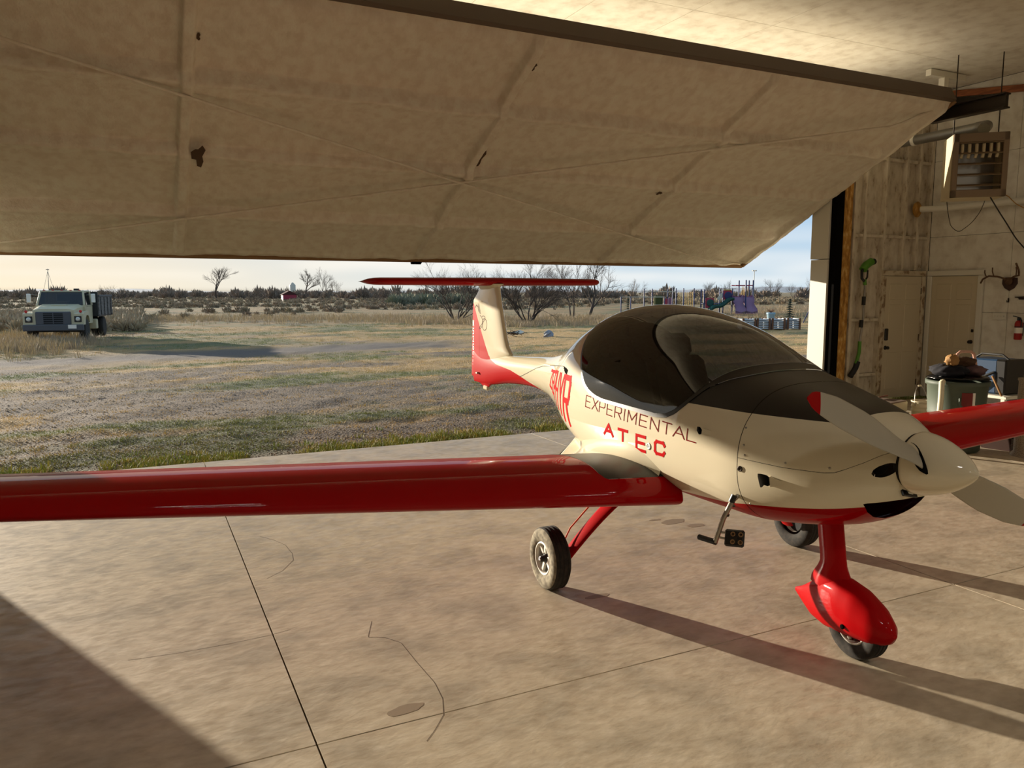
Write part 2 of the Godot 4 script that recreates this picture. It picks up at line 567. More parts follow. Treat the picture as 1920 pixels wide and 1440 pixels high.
func build_shell() -> void:
	build_floor()
	var st := new_st()
	box(st, Vector3(3.65, CEIL + 0.17, -0.4), Vector3(17.5, 0.3, 17.4))
	var ceil := structure("ceiling", st, M.seam)
	tag(ceil, "cream painted sheet ceiling with thin joints above the tilted door")
	var xs := []
	for i in 15: xs.append(-4.9 + 17.1 * i / 14.0)
	for j in 7:
		var sh := 0.0
		wall_panels(ceil, 1, CEIL + 0.02, xs, [-8.87 + 1.22 + 2.44 * (j - 1) if j > 0 else -8.87, -8.87 + 1.22 + 2.44 * j if j < 6 else 8.0], 0.018, M.wall_paint, -1.0)
	# right wall
	st = new_st()
	box(st, Vector3(WALL_R + 0.17, 2.54, -0.4), Vector3(0.3, 5.1, 17.4))
	var wr := structure("wall_right", st, M.seam)
	tag(wr, "cream sheet-panelled side wall with doors and hung things")
	# leave the doorway: panels are set around it
	var ys := [0.0, 0.24, 1.46, 2.70, 3.95, 5.08]
	wall_panels(wr, 0, WALL_R + 0.02, [-8.87, -7.48, -5.04, -2.6, -0.16, 2.28, 4.72, 8.0], ys, 0.02, M.wall_paint, -1.0)
	# front wall right of the opening
	st = new_st()
	box(st, Vector3(11.25, 2.54, DOOR_Z - 0.16), Vector3(1.95, 5.1, 0.16))
	var wf := structure("wall_front", st, M.dusty_wall)
	tag(wf, "dusty white front wall with exposed studs beside the big opening")
	for x in [10.38, 10.62, 11.08, 11.55, 11.87, 12.16]:
		var y0 := 2.14 if x > 11.1 and x < 12.1 else 0.0
		boxed("stud", Vector3(x, (y0 + CEIL) / 2, DOOR_Z - 0.04), Vector3(0.06, CEIL - y0, 0.09), M.dusty_wall, wf, Basis.IDENTITY, 0.006)
	for g in [[0.42, 10.35, 11.06], [1.33, 10.35, 11.06], [2.69, 10.35, 12.18], [3.92, 10.35, 12.18], [4.9, 10.35, 12.18]]:
		boxed("girt", Vector3((g[1] + g[2]) / 2, g[0], DOOR_Z - 0.05), Vector3(g[2] - g[1], 0.05, 0.07), M.dusty_wall, wf, Basis.IDENTITY, 0.005)
	boxed("foam_strip", Vector3(10.21, 2.54, DOOR_Z - 0.03), Vector3(0.21, CEIL, 0.10), M.yellow_foam, wf, Basis.IDENTITY, 0.03)
	boxed("rubber_seal", Vector3(10.03, 2.40, DOOR_Z - 0.04), Vector3(0.15, 4.8, 0.12), M.rubber_and_gap_black, wf, Basis.IDENTITY, 0.004)
	# outer jamb of the opening, its reveal faces the opening
	st = new_st()
	box(st, Vector3(10.1, 1.15, DOOR_Z - 0.27), Vector3(0.36, 2.3, 0.34), Basis.IDENTITY, 0.004)
	var jb := structure("trim_1", st, M.white_metal)
	tag(jb, "white sheet metal jamb of the door opening, sunlit below")
	boxed("cladding", Vector3(10.1, 3.7, DOOR_Z - 0.275), Vector3(0.368, 2.78, 0.35), M.white_metal, jb, Basis.IDENTITY, 0.004)
	# left part, header, back, left
	st = new_st()
	box(st, Vector3(-3.75, 2.54, DOOR_Z - 0.16), Vector3(2.3, 5.1, 0.34))
	structure("wall_front_left", st, M.wall_paint).set_meta("label", "front wall left of the big opening")
	st = new_st()
	box(st, Vector3(3.65, 4.86, DOOR_Z - 0.17), Vector3(13.0, 0.62, 0.3))
	structure("wall_header", st, M.wall_paint).set_meta("label", "wall strip above the big opening")
	st = new_st()
	box(st, Vector3(3.65, 2.54, 8.15), Vector3(17.4, 5.1, 0.3))
	structure("wall_back", st, M.wall_paint).set_meta("label", "cream back wall of the hangar")
	st = new_st()
	box(st, Vector3(-5.05, 2.54, -0.4), Vector3(0.3, 5.1, 17.4))
	structure("wall_left", st, M.wall_paint).set_meta("label", "cream left side wall of the hangar")
	st = new_st()
	box(st, Vector3(3.65, CEIL + 0.42, -0.4), Vector3(17.8, 0.12, 17.8))
	structure("roof", st, M.white_metal).set_meta("label", "sheet metal roof over the hangar")

# ---------------------------------------------------------------- the big tilted door
var DA := Vector3(9.88, 4.311, -6.996)
var DV := Vector3(0, -2.033, -3.883).normalized()
const DL := 4.383
const DX0 := -2.6

func door_point(x: float, v: float, w: float) -> Vector3:   # w = towards the inside
	var n := Vector3(0, -DV.z, DV.y).normalized()       # perpendicular to the leaf
	if n.y > 0: n = -n
	return Vector3(x, DA.y, DA.z) + DV * v + n * w

func build_hangar_door() -> void:
	var girts := [0.16, 1.10, 2.20, 3.37, 4.34]
	var posts := [-2.55, 0.52, 3.72, 6.83, 9.83]
	var t := thing("hangar_door", "huge spray-foamed tilt-up hangar door swung open overhead", "door", Vector3(3.64, 2.278, -10.879))
	var o := -t.position
	var fn := FastNoiseLite.new(); fn.seed = 5; fn.frequency = 0.8; fn.fractal_octaves = 4
	var height := func(x: float, v: float) -> float:
		var w := 0.0
		for i in girts.size():
			var d: float = v - girts[i]
			var k: float = [0.04, 0.15, 0.13, 0.12, 0.03][i] * smoothstep(9.88, 9.6, x)
			w = maxf(w, k * (smoothstep(-0.11, -0.015, d) if d < 0.0 else exp(-d / 0.38)))
		for p in posts:
			w = maxf(w, 0.085 * smoothstep(0.08, 0.04, absf(x - p)) * smoothstep(4.36, 4.2, v) * smoothstep(0.0, 0.15, v) + w * 0.6)
		var bumps := fn.get_noise_2d(x * 1.2, v * 1.6) * 0.03 + fn.get_noise_2d(x * 7.0, v * 9.0) * 0.007
		return w + bumps
	var xe := [DX0, 0.52, 3.72, 6.83, 9.88]
	var ve := [0.0, 1.10, 2.20, 3.37, DL]
	for i in 4:
		for j in 4:
			# samples crowd where girts and posts stand proud
			var us := []
			var vs := []
			for k in 41: us.append(lerpf(xe[i], xe[i + 1], k / 40.0))
			for k in 10:
				us.append(xe[i] + 0.011 * (k + 0.5)); us.append(xe[i + 1] - 0.011 * (k + 0.5))
			for k in 17: vs.append(lerpf(ve[j], ve[j + 1], k / 16.0))
			for k in 10:
				vs.append(ve[j] + 0.012 * (k + 0.5)); vs.append(ve[j + 1] - 0.012 * (k + 0.5))
			us.sort(); vs.sort()
			var nu := us.size() - 1
			var nv := vs.size() - 1
			var P := []
			for b in nv + 1:
				var r := PackedVector3Array()
				for a in nu + 1:
					var x: float = us[a]
					var v: float = vs[b]
					r.append(door_point(x, v, height.call(x, v)) + o)
				P.append(r)
			var st := new_st()
			st.set_smooth_group(0)
			for b in nv:
				for a in nu:
					quad(st, P[b][a], P[b + 1][a], P[b + 1][a + 1], P[b][a + 1])
			put("foam_panel", st, M.foam, t)
	# outer skin and frame edges
	var st := new_st()
	var bs := Basis(Vector3.RIGHT, -door_point(0, 0, 1) + door_point(0, 0, 0), DV)
	bs = Basis(bs.x, bs.y.normalized(), bs.x.cross(bs.y.normalized()))
	box(st, door_point(3.64, DL / 2, -0.10) + o, Vector3(12.5, 0.16, DL), bs, 0.004)
	put("outer_skin", st, M.door_skin, t)
	boxed("top_rail", door_point(3.64, -0.02, -0.07) + o, Vector3(12.52, 0.20, 0.06), M.rail_brown, t, bs, 0.006)
	boxed("bottom_rail", door_point(3.64, DL + 0.02, -0.06) + o, Vector3(12.52, 0.22, 0.05), M.foam_edge, t, bs, 0.006)
	boxed("end_rail", door_point(9.90, DL / 2, -0.06) + o, Vector3(0.05, 0.22, DL + 0.04), M.foam_edge, t, bs, 0.006)
	boxed("end_rail", door_point(DX0 - 0.02, DL / 2, -0.06) + o, Vector3(0.05, 0.22, DL + 0.04), M.foam_edge, t, bs, 0.006)
	# two brace rods crossing the leaf
	for d in [[[-2.55, 0.20], [9.8, 4.34]], [[-2.55, 4.34], [9.8, 0.19]]]:
		var path := []
		for k in 161:
			var q := k / 160.0
			var x := lerpf(d[0][0], d[1][0], q)
			var v := lerpf(d[0][1], d[1][1], q)
			path.append(door_point(x, v, 0.155 * smoothstep(0.0, 0.06, q) * smoothstep(1.0, 0.94, q) + 0.02 + fn.get_noise_1d(x * 9.0) * 0.008) + o)
		st = new_st()
		tube(st, path, 0.016, 0.016, 8)
		put("brace_rod", st, M.foam, t)
	boxed("latch_bracket", door_point(3.72, DL + 0.05, 0.02) + o, Vector3(0.16, 0.09, 0.06), M.rubber_and_gap_black, t, bs, 0.008)
	# dark torn patches of foam beside the posts
	for p in [[0.66, 2.17, 0.16, 0.42], [3.80, 1.98, 0.12, 0.40], [0.60, 0.62, 0.06, 0.10], [3.80, 0.42, 0.10, 0.12], [6.64, 2.30, 0.10, 0.12]]:
		var outl := []
		for k in 11:
			var a := TAU * k / 11.0
			var r := 0.35 + 0.65 * absf(sin(k * 2.3 + p[0] * 5.0))
			outl.append(Vector2(cos(a) * p[2] * 0.5 * r, sin(a) * p[3] * 0.5 * r))
		st = new_st()
		var w: float = height.call(p[0], p[1]) + 0.012
		slab(st, outl, door_point(p[0], p[1], w) + o, Vector3.RIGHT, DV, 0.004)
		put("torn_foam", st, M.torn_foam, t)

# ---------------------------------------------------------------- the aircraft
const FS := [-0.25, -0.22, -0.15, 0.0, 0.35, 0.6, 1.0, 1.5, 2.0, 2.4, 2.8, 3.2, 3.6, 4.2, 4.8, 5.2]
const FB := [0.905, 0.83, 0.765, 0.682, 0.606, 0.595, 0.59, 0.59, 0.60, 0.655, 0.755, 0.875, 0.925, 0.90, 0.825, 0.82]
const FM := [1.025, 1.01, 0.99, 0.965, 0.93, 0.93, 0.93, 0.94, 0.97, 1.02, 1.07, 1.10, 1.09, 1.05, 1.0, 1.0]
const FT := [1.155, 1.175, 1.205, 1.25, 1.325, 1.40, 1.597, 1.69, 1.665, 1.545, 1.355, 1.245, 1.205, 1.17, 1.16, 1.17]
const FW := [0.135, 0.185, 0.255, 0.355, 0.475, 0.51, 0.535, 0.54, 0.505, 0.42, 0.285, 0.18, 0.125, 0.085, 0.05, 0.02]
const FNB := [2.0, 2.1, 2.3, 2.5, 2.7, 2.7, 2.7, 2.7, 2.5, 2.3, 2.1, 2.0, 2.0, 2.0, 2.0, 2.0]
const FNT := [2.0, 2.0, 2.2, 2.4, 2.7, 2.5, 2.1, 2.05, 2.0, 2.0, 2.0, 2.0, 2.0, 2.0, 2.0, 2.0]
const RED_S := [-0.25, -0.15, -0.1, 0.008, 0.143, 0.354, 0.51, 1.0, 2.0, 2.6, 3.0, 3.3, 3.575, 3.79, 4.02, 4.44, 4.65, 4.8, 5.15, 5.2, 5.4]
const RED_Y := [0.83, 0.82, 0.807, 0.785, 0.761, 0.732, 0.704, 0.66, 0.63, 0.69, 0.83, 0.92, 0.973, 1.018, 1.051, 1.07, 1.106, 1.27, 1.61, 1.66, 1.70]

func sect(s: float) -> Array:
	return [spline(FS, FB, s), spline(FS, FM, s), spline(FS, FT, s), spline(FS, FW, s), spline(FS, FNB, s), spline(FS, FNT, s)]

func hull(s: float, y: float) -> float:      # half width of the fuselage at a height
	var e := sect(s)
	var q: float = (y - e[1]) / (e[2] - e[1]) if y >= e[1] else (e[1] - y) / (e[1] - e[0])
	var n: float = e[5] if y >= e[1] else e[4]
	if q >= 1.0: return 0.0
	return e[3] * pow(1.0 - pow(q, n), 1.0 / n)

func hull_point(s: float, y: float, lift: float) -> Vector3:
	var l := hull(s, y)
	var dn := Vector3(l, y, s)
	var a := Vector3(hull(s + 0.01, y), y, s + 0.01) - Vector3(hull(s - 0.01, y), y, s - 0.01)
	var b := Vector3(hull(s, y + 0.01), y + 0.01, s) - Vector3(hull(s, y - 0.01), y - 0.01, s)
	var n := a.cross(b).normalized()
	if n.x < 0: n = -n
	return dn + n * lift

# letters drawn as strokes in a unit box
const GLYPH := {
	"A": [[0, 0, 0.5, 1, 1, 0], [0.2, 0.36, 0.8, 0.36]], "C": [[1, 0.8, 0.85, 1, 0.15, 1, 0, 0.82, 0, 0.18, 0.15, 0, 0.85, 0, 1, 0.2]],
	"E": [[1, 1, 0, 1, 0, 0, 1, 0], [0, 0.52, 0.9, 0.52]], "H": [[0, 0, 0, 1], [1, 0, 1, 1], [0, 0.52, 1, 0.52]], "I": [[0.5, 0, 0.5, 1]],
	"L": [[0, 1, 0, 0, 1, 0]], "M": [[0, 0, 0, 1, 0.5, 0.25, 1, 1, 1, 0]], "N": [[0, 0, 0, 1, 1, 0, 1, 1]], "P": [[0, 0, 0, 1, 0.85, 1, 1, 0.88, 1, 0.58, 0.85, 0.46, 0, 0.46]],
	"R": [[0, 0, 0, 1, 0.85, 1, 1, 0.88, 1, 0.6, 0.85, 0.48, 0, 0.48], [0.55, 0.48, 1, 0]], "S": [[1, 0.85, 0.85, 1, 0.15, 1, 0, 0.85, 0, 0.62, 0.15, 0.5, 0.85, 0.5, 1, 0.38, 1, 0.15, 0.85, 0, 0.15, 0, 0, 0.15]],
	"T": [[0, 1, 1, 1], [0.5, 1, 0.5, 0]], "X": [[0, 0, 1, 1], [0, 1, 1, 0]], "Y": [[0, 1, 0.5, 0.45, 1, 1], [0.5, 0.45, 0.5, 0]], "Z": [[0, 1, 1, 1, 0, 0, 1, 0]],
	"2": [[0, 0.85, 0.15, 1, 0.85, 1, 1, 0.85, 1, 0.6, 0, 0, 1, 0]], "5": [[1, 1, 0, 1, 0, 0.55, 0.85, 0.55, 1, 0.42, 1, 0.14, 0.85, 0, 0, 0]],
	"6": [[0.9, 1, 0.15, 1, 0, 0.85, 0, 0.15, 0.15, 0, 0.85, 0, 1, 0.15, 1, 0.4, 0.85, 0.52, 0, 0.52]],
}

# strokes in a flat plane laid on a surface by "onto": Vector2 -> Vector3
func stroke(st: SurfaceTool, pts: Array, width: float, onto: Callable, taper := false) -> void:
	st.set_smooth_group(-1)
	for i in pts.size() - 1:
		var a: Vector2 = pts[i]
		var b: Vector2 = pts[i + 1]
		var d := (b - a).normalized()
		var w := width * 0.5
		a -= d * w * 0.98
		b += d * w * 0.98
		var nrm := Vector2(-d.y, d.x) * w
		var k := maxi(1, int((b - a).length() / 0.025))
		for j in k:
			var p := a.lerp(b, float(j) / k)
			var q := a.lerp(b, float(j + 1) / k)
			quad(st, onto.call(p - nrm), onto.call(q - nrm), onto.call(q + nrm), onto.call(p + nrm))

func letter(st: SurfaceTool, ch: String, box_of: Callable, width: float, onto: Callable) -> void:
	for line in GLYPH[ch]:
		var pts := []
		for i in range(0, line.size(), 2): pts.append(box_of.call(Vector2(line[i], line[i + 1])))
		stroke(st, pts, width, onto)

func wing_le(l: float) -> float: return 0.885 + 0.045 * (l - 0.6)
func wing_chord(l: float) -> float: return 1.24 - 0.105 * (l - 0.6)
func foil(x: float, t: float) -> float: return 5.0 * t * (0.2969 * sqrt(x) - 0.126 * x - 0.3516 * x * x + 0.2843 * x * x * x - 0.1036 * x * x * x * x)
# the two wings sit a little differently, as the aircraft leans on its gear
func wing_y(l: float, s: float, up: bool, side: float) -> float:
	var x := clampf((s - wing_le(l)) / wing_chord(l), 0.0, 1.0)
	var yl := 0.650 + (0.079 if side > 0 else 0.056) * (l - 0.8)
	var yt := 0.635 + (0.076 if side > 0 else 0.052) * (l - 0.8)
	var q := (l - 0.8) / 2.9
	var t := lerpf(0.170, 0.092, q) if up else -lerpf(0.070, 0.058, q)
	return lerpf(yl, yt, x) + t * 2.0 * foil(x, 1.0)

func wing_ring(l: float, side: float, dih: float, shrink: float) -> PackedVector3Array:
	var r := PackedVector3Array()
	var n := 28
	var c := wing_chord(l)
	for k in n * 2:
		var up := k < n
		var a := (float(k) if up else float(2 * n - k)) / n
		var x := 0.5 + 0.5 * cos(PI * a)              # trailing edge -> leading edge -> trailing edge
		var mid := wing_le(l) + c * 0.4
		var s := wing_le(l) + c * x
		var y := wing_y(l, s, up, dih)
		var ym := wing_y(l, wing_le(l), true, dih)
		r.append(Vector3(side * l, ym + (y - ym) * shrink, mid + (s - mid) * lerpf(1.0, shrink, 0.5)))
	return r

func build_wheel(called: String, at: Vector3, r: float, half: float, parent: Node, side: float, dusty: bool) -> void:
	var w := Node3D.new()
	w.name = called
	parent.add_child(w, true)
	w.position = at
	var ax := Vector3(side, 0, 0)
	var st := new_st()
	# tyre with three grooves
	var prof := []
	var ri := r * 0.53
	for p in [[ri, -0.75], [ri * 1.06, -0.86], [r * 0.72, -0.98], [r * 0.88, -0.92], [r * 0.955, -0.76]]: prof.append(Vector2(p[0], p[1] * half))
	for g in [-0.45, 0.0, 0.45]:
		prof.append(Vector2(r, half * (g - 0.2)))
		prof.append(Vector2(r * 0.997, half * (g - 0.05)))
		prof.append(Vector2(r * 0.975, half * (g - 0.03)))
		prof.append(Vector2(r * 0.975, half * (g + 0.03)))
		prof.append(Vector2(r * 0.997, half * (g + 0.05)))
	for p in [[r * 0.985, 0.66], [r * 0.955, 0.76]]: prof.append(Vector2(p[0], p[1] * half))
	lathe(st, Vector3.ZERO, ax, prof, 48, false, false)
	put("tyre", st, M.tyre, w)
	st = new_st()
	lathe(st, Vector3.ZERO, ax, [Vector2(r * 0.955, 0.76 * half), Vector2(r * 0.88, 0.92 * half), Vector2(r * 0.74, 0.985 * half), Vector2(r * 0.70, 0.95 * half), Vector2(ri * 1.06, 0.88 * half), Vector2(ri, 0.75 * half)], 48, false, false)
	put("sidewall", st, M.tyre_dusty if dusty else M.tyre, w)
	st = new_st()
	lathe(st, Vector3.ZERO, ax, [Vector2(ri * 1.02, 0.80 * half), Vector2(ri * 0.98, 0.86 * half), Vector2(ri * 0.90, 0.84 * half), Vector2(ri * 0.86, 0.55 * half), Vector2(ri * 0.84, -0.6 * half)], 40, false, false)
	put("rim", st, M.rim, w)
	lathed("wheel_disc", Vector3.ZERO, ax, [Vector2(ri * 0.9, -0.1 * half), Vector2(ri * 0.9, 0.02 * half)], M.black_matt, w, 32)
	var spokes := Node3D.new()
	for k in 3:
		for d in [-1, 1]:
			st = new_st()
			var a: float = TAU * (k + 0.15) / 3.0 + d * 0.42
			var b: float = TAU * (k + 0.15) / 3.0 + d * 0.30
			var p0 := Vector3(0.42 * half * side, cos(b) * ri * 0.30, sin(b) * ri * 0.30)
			var p1 := Vector3(0.52 * half * side, cos(a) * ri * 0.90, sin(a) * ri * 0.90)
			var dir := (p1 - p0).normalized()
			var across := dir.cross(Vector3(1, 0, 0)).normalized()
			box(st, (p0 + p1) * 0.5, Vector3(0.018, ri * 0.26, (p1 - p0).length()), Basis(across.cross(dir), across, dir), 0.004)
			put("spoke", st, M.rim, w)
	lathed("hub", Vector3.ZERO, ax, [Vector2(ri * 0.34, 0.1 * half), Vector2(ri * 0.34, 0.5 * half), Vector2(ri * 0.20, 0.62 * half), Vector2(ri * 0.18, 1.05 * half), Vector2(ri * 0.12, 1.08 * half)], M.black_satin, w, 20)
	lathed("axle_nut", Vector3.ZERO, ax, [Vector2(ri * 0.11, 1.0 * half), Vector2(ri * 0.11, 1.16 * half), Vector2(ri * 0.07, 1.18 * half)], M.chrome, w, 6)
	spokes.free()

func build_aircraft() -> void:
	var right := Vector3(-0.999423, 0, -0.033957)
	var aft := Vector3(0.033957, 0, -0.999423)
	plane = thing("airplane", "small cream and red low-wing propeller airplane with T-tail and dark bubble canopy", "airplane", Vector3(3.096, 0, -2.490))
	plane.basis = Basis(right, Vector3.UP, aft)
	# ---- fuselage skin
	var rows := []
	var ss := []
	for k in 12: ss.append(-0.25 + 0.10 * pow(k / 12.0, 1.5))
	for k in 150: ss.append(-0.15 + (5.2 + 0.15) * k / 149.0)
	for s in ss:
		var e := sect(s)
		var r := PackedVector3Array()
		for j in 96:
			var a := TAU * j / 96.0
			var c := cos(a)
			var sn := sin(a)
			var n: float = e[5] if sn > 0 else e[4]
			r.append(Vector3(e[3] * signf(c) * pow(absf(c), 2.0 / n), e[1] + (e[2] - e[1] if sn > 0 else e[1] - e[0]) * signf(sn) * pow(absf(sn), 2.0 / n), s))
		rows.append(r)
	var skin := skin_grid(rows, true)
	var can_poly := [Vector2(2.05, 1.342), Vector2(1.935, 1.227), Vector2(1.88, 1.182), Vector2(1.80, 1.146), Vector2(1.70, 1.122), Vector2(1.60, 1.111), Vector2(1.31, 1.107), Vector2(1.015, 1.101), Vector2(0.93, 1.110), Vector2(0.863, 1.139), Vector2(0.801, 1.190), Vector2(0.732, 1.257), Vector2(0.688, 1.313), Vector2(0.641, 1.368), Vector2(0.600, 1.395), Vector2(0.58, 1.41), Vector2(0.58, 2.0), Vector2(2.22, 2.0), Vector2(2.22, 1.62), Vector2(2.17, 1.50), Vector2(2.12, 1.42)]
	var sd_can := func(p: Vector3) -> float: return poly_sd(can_poly, Vector2(p.z, p.y))
	var front_of := func(p: Vector3) -> float: return p.z - 0.5
	var sp := skin_split(skin, sd_can)
	var glass: Dictionary = sp[0]
	sp = skin_split(sp[1], func(p): return sd_can.call(p) + (0.022 + 0.05 * smoothstep(1.25, 1.38, p.y) * (1.0 - smoothstep(0.7, 0.9, p.z))))
	var seal: Dictionary = sp[0]
	var body: Dictionary = sp[1]
	var canopy := skin_put("canopy", glass, M.smoked_glass, plane, 0.006)
	tag(canopy, "dark smoked bubble canopy")
	skin_put("canopy_frame", seal, M.black_satin, plane, 0.004)
	# cowling parts in front of the seam
	var seam_s := func(p: Vector3) -> float: return p.z - (0.352 + 0.018 * sin(clampf((p.y - 0.7) / 0.5, 0, 1) * PI))
	sp = skin_split(body, func(p): return seam_s.call(p) - 0.002)
	var hind: Dictionary = sp[0]
	sp = skin_split(sp[1], func(p): return seam_s.call(p) + 0.002)
	skin_put("cowl_seam", sp[0], M.seam, plane, -0.002)
	var cowl: Dictionary = sp[1]
	var hs := func(p: Vector3) -> float: return p.y - table([-0.25, -0.22, -0.17, -0.086, -0.05, 0.132, 0.37], [1.09, 1.074, 1.031, 0.976, 0.968, 0.962, 0.970], p.z)
	sp = skin_split(cowl, func(p): return hs.call(p) - 0.0012)
	var upper: Dictionary = sp[0]
	sp = skin_split(sp[1], func(p): return hs.call(p) + 0.0012)
	for half in skin_split(sp[0], func(p): return p.x): skin_put("cowl_seam", half, M.seam, plane, -0.002)
	var lower: Dictionary = sp[1]
	var scoop_low := [Vector2(0.262, 0.921), Vector2(0.246, 0.842), Vector2(0.188, 0.866), Vector2(0.190, 0.906)]
	var scoop_high := [Vector2(0.664, 1.090), Vector2(0.660, 1.036), Vector2(0.606, 1.050), Vector2(0.606, 1.074)]
	# black anti-glare panel
	var black := func(p: Vector3) -> float: return minf(p.y - (1.187 + 0.004 * p.z), p.z - (-0.075 + 0.5 * maxf(0.0, absf(p.x) - 0.05) * absf(p.x)))
	var cu := Node3D.new(); cu.name = "upper_cowling"; plane.add_child(cu)
	sp = skin_split(upper, black)
	skin_put("anti_glare_panel", sp[0], M.black_satin, cu)
	skin_put("cowl_shell", sp[1], M.cream_gloss, cu)
	# lower cowling: red belly, air mouth
	var cl := Node3D.new(); cl.name = "lower_cowling"; plane.add_child(cl)
	var mouth_poly := [Vector2(0.205, 0.838), Vector2(0.16, 0.79), Vector2(0.10, 0.755), Vector2(0.0, 0.735), Vector2(-0.10, 0.755), Vector2(-0.16, 0.79), Vector2(-0.205, 0.838), Vector2(-0.1, 0.858), Vector2(0.0, 0.864), Vector2(0.1, 0.858)]
	sp = skin_split(lower, func(p): return poly_sd(mouth_poly, Vector2(p.x, p.y)) if p.z < 0.0 else -1.0)
	var red := func(p: Vector3) -> float: return p.y - table(RED_S, RED_Y, p.z)
	# round inlets beside the spinner and a side scoop are cut through the shell
	sp = skin_split(sp[1], func(p): return 1.0 - pow((absf(p.x) - 0.168) / 0.046, 2.0) - pow((p.y - 1.004 + 0.35 * (absf(p.x) - 0.168)) / 0.030, 2.0) if p.z < -0.1 else -1.0)
	sp = skin_split(sp[1], func(p): return poly_sd(scoop_low, Vector2(p.z, p.y)) if p.x > 0.0 else -1.0)
	sp = skin_split(sp[1], red)
	skin_put("cowl_shell", sp[0], M.cream_gloss, cl)
	skin_put("red_belly", sp[1], M.red_gloss, cl)
	var st := new_st()
	# cabin and tail boom
	var fu := Node3D.new(); fu.name = "fuselage"; plane.add_child(fu)
	sp = skin_split(hind, func(p): return minf(p.y - (1.187 + 0.004 * p.z), 0.95 - p.z))
	skin_put("anti_glare_panel", sp[0], M.black_satin, fu)
	sp = skin_split(sp[1], func(p): return poly_sd(scoop_high, Vector2(p.z, p.y)) if p.x > 0.0 else -1.0)
	sp = skin_split(sp[1], red)
	skin_put("hull", sp[0], M.cream_gloss, fu)
	skin_put("red_belly", sp[1], M.red_satin, fu)
	# nose face behind the spinner
	lathed("nose_plate", Vector3(0, 1.03, -0.262), Vector3(0, 0, 1), [Vector2(0.11, 0), Vector2(0.130, 0.004), Vector2(0.130, 0.03)], M.seam, plane, 40)
	# tail seam
	var on := func(p: Vector2) -> Vector3: return hull_point(p.x, p.y, 0.0015)
	st = new_st()
	stroke(st, [Vector2(3.80, 1.010), Vector2(3.55, 1.075), Vector2(3.328, 1.136), Vector2(3.18, 1.165), Vector2(3.037, 1.180), Vector2(2.7, 1.215), Vector2(2.42, 1.240)], 0.004, on)
	put("tail_seam", st, M.seam, fu)
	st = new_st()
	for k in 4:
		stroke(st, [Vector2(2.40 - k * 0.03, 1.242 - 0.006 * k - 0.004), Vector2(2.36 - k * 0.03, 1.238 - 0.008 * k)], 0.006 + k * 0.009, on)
	put("vent_gap_shade", st, M.rubber_and_gap_black, fu)  # black strokes on the skin imitate the shade of a vent opening
	# ---- lettering on the right side
	var words := Node3D.new(); words.name = "lettering"; plane.add_child(words)
	var txt := "EXPERIMENTAL"
	var cx := [0.0, 0.083, 0.168, 0.254, 0.336, 0.428, 0.463, 0.568, 0.66, 0.752, 0.838, 0.935]
	var cw := [0.058, 0.068, 0.06, 0.055, 0.062, 0.004, 0.075, 0.06, 0.066, 0.07, 0.08, 0.06]
	for i in 12:
		st = new_st()
		var bo := func(g: Vector2) -> Vector2:
			var x: float = cx[i] + cw[i] * g.x
			return Vector2(1.822 - x * 1.17, lerpf(1.030, 0.995, x) + g.y * lerpf(0.074, 0.058, x))
		letter(st, txt[i], bo, 0.0065, on)
		put("thin_letter", st, M.letter_thin, words)
	for i in 4:
		st = new_st()
		var s0: float = [1.545, 1.372, 1.178, 0.995][i]
		var y0: float = [0.898, 0.884, 0.866, 0.878][i]
		var wd: float = [0.105, 0.095, 0.085, 0.085][i]
		var hh: float = [0.062, 0.070, 0.084, 0.068][i]
		var bo := func(g: Vector2) -> Vector2: return Vector2(s0 - g.x * wd, y0 + g.y * hh)
		letter(st, "ATEC"[i], bo, 0.019, on)
		put("letter", st, M.letter_red, words)
	var zs := [2.835, 2.725, 2.635, 2.53, 2.40, 2.26]
	var zw := [0.085, 0.065, 0.075, 0.09, 0.10, 0.13]
	var zb := [1.045, 1.015, 0.975, 0.94, 0.905, 0.875]
	var zt := [1.165, 1.170, 1.178, 1.180, 1.180, 1.178]
	for i in 6:
		st = new_st()
		var bo := func(g: Vector2) -> Vector2:
			var dn: float = -0.015 * g.x * (1.0 - g.y)
			return Vector2(zs[i] - g.x * zw[i], lerpf(zb[i], zt[i], g.y) + dn)
		letter(st, "ZEPHYR"[i], bo, [0.022, 0.022, 0.025, 0.026, 0.031, 0.040][i], on)
		put("letter", st, M.letter_red, words)
	# round filler cap in the E, small vents and screws
	var cap := hull_point(1.055, 0.905, 0.0)
	lathed("filler_cap", cap, Vector3(1, 0, 0), [Vector2(0.020, -0.002), Vector2(0.020, 0.003), Vector2(0.013, 0.004), Vector2(0.012, 0.002), Vector2(0.006, 0.002), Vector2(0.005, 0.005)], M.rim, plane, 24)
	for e in [[scoop_high, 0.555, 1.062], [scoop_low, 0.138, 0.886]]:
		var sc := Node3D.new(); sc.name = "air_scoop"; plane.add_child(sc, true)
		var q: Array = e[0]
		# duct walls leading into the skin
		st = new_st(); st.set_smooth_group(-1)
		for k in 4:
			var p0 := hull_point(q[k].x, q[k].y, 0.0)
			var p1 := hull_point(q[(k + 1) % 4].x, q[(k + 1) % 4].y, 0.0)
			var dn := Vector3(-0.10, 0, 0.05)
			quad(st, p0, p1, p1 + dn, p0 + dn)
		quad(st, hull_point(q[0].x, q[0].y, 0.0) + Vector3(-0.10, 0, 0.05), hull_point(q[1].x, q[1].y, 0.0) + Vector3(-0.10, 0, 0.05), hull_point(q[2].x, q[2].y, 0.0) + Vector3(-0.10, 0, 0.05), hull_point(q[3].x, q[3].y, 0.0) + Vector3(-0.10, 0, 0.05))
		put("duct", st, M.duct, sc)
		# raised lip running out to a point towards the nose
		st = new_st(); st.set_smooth_group(-1)
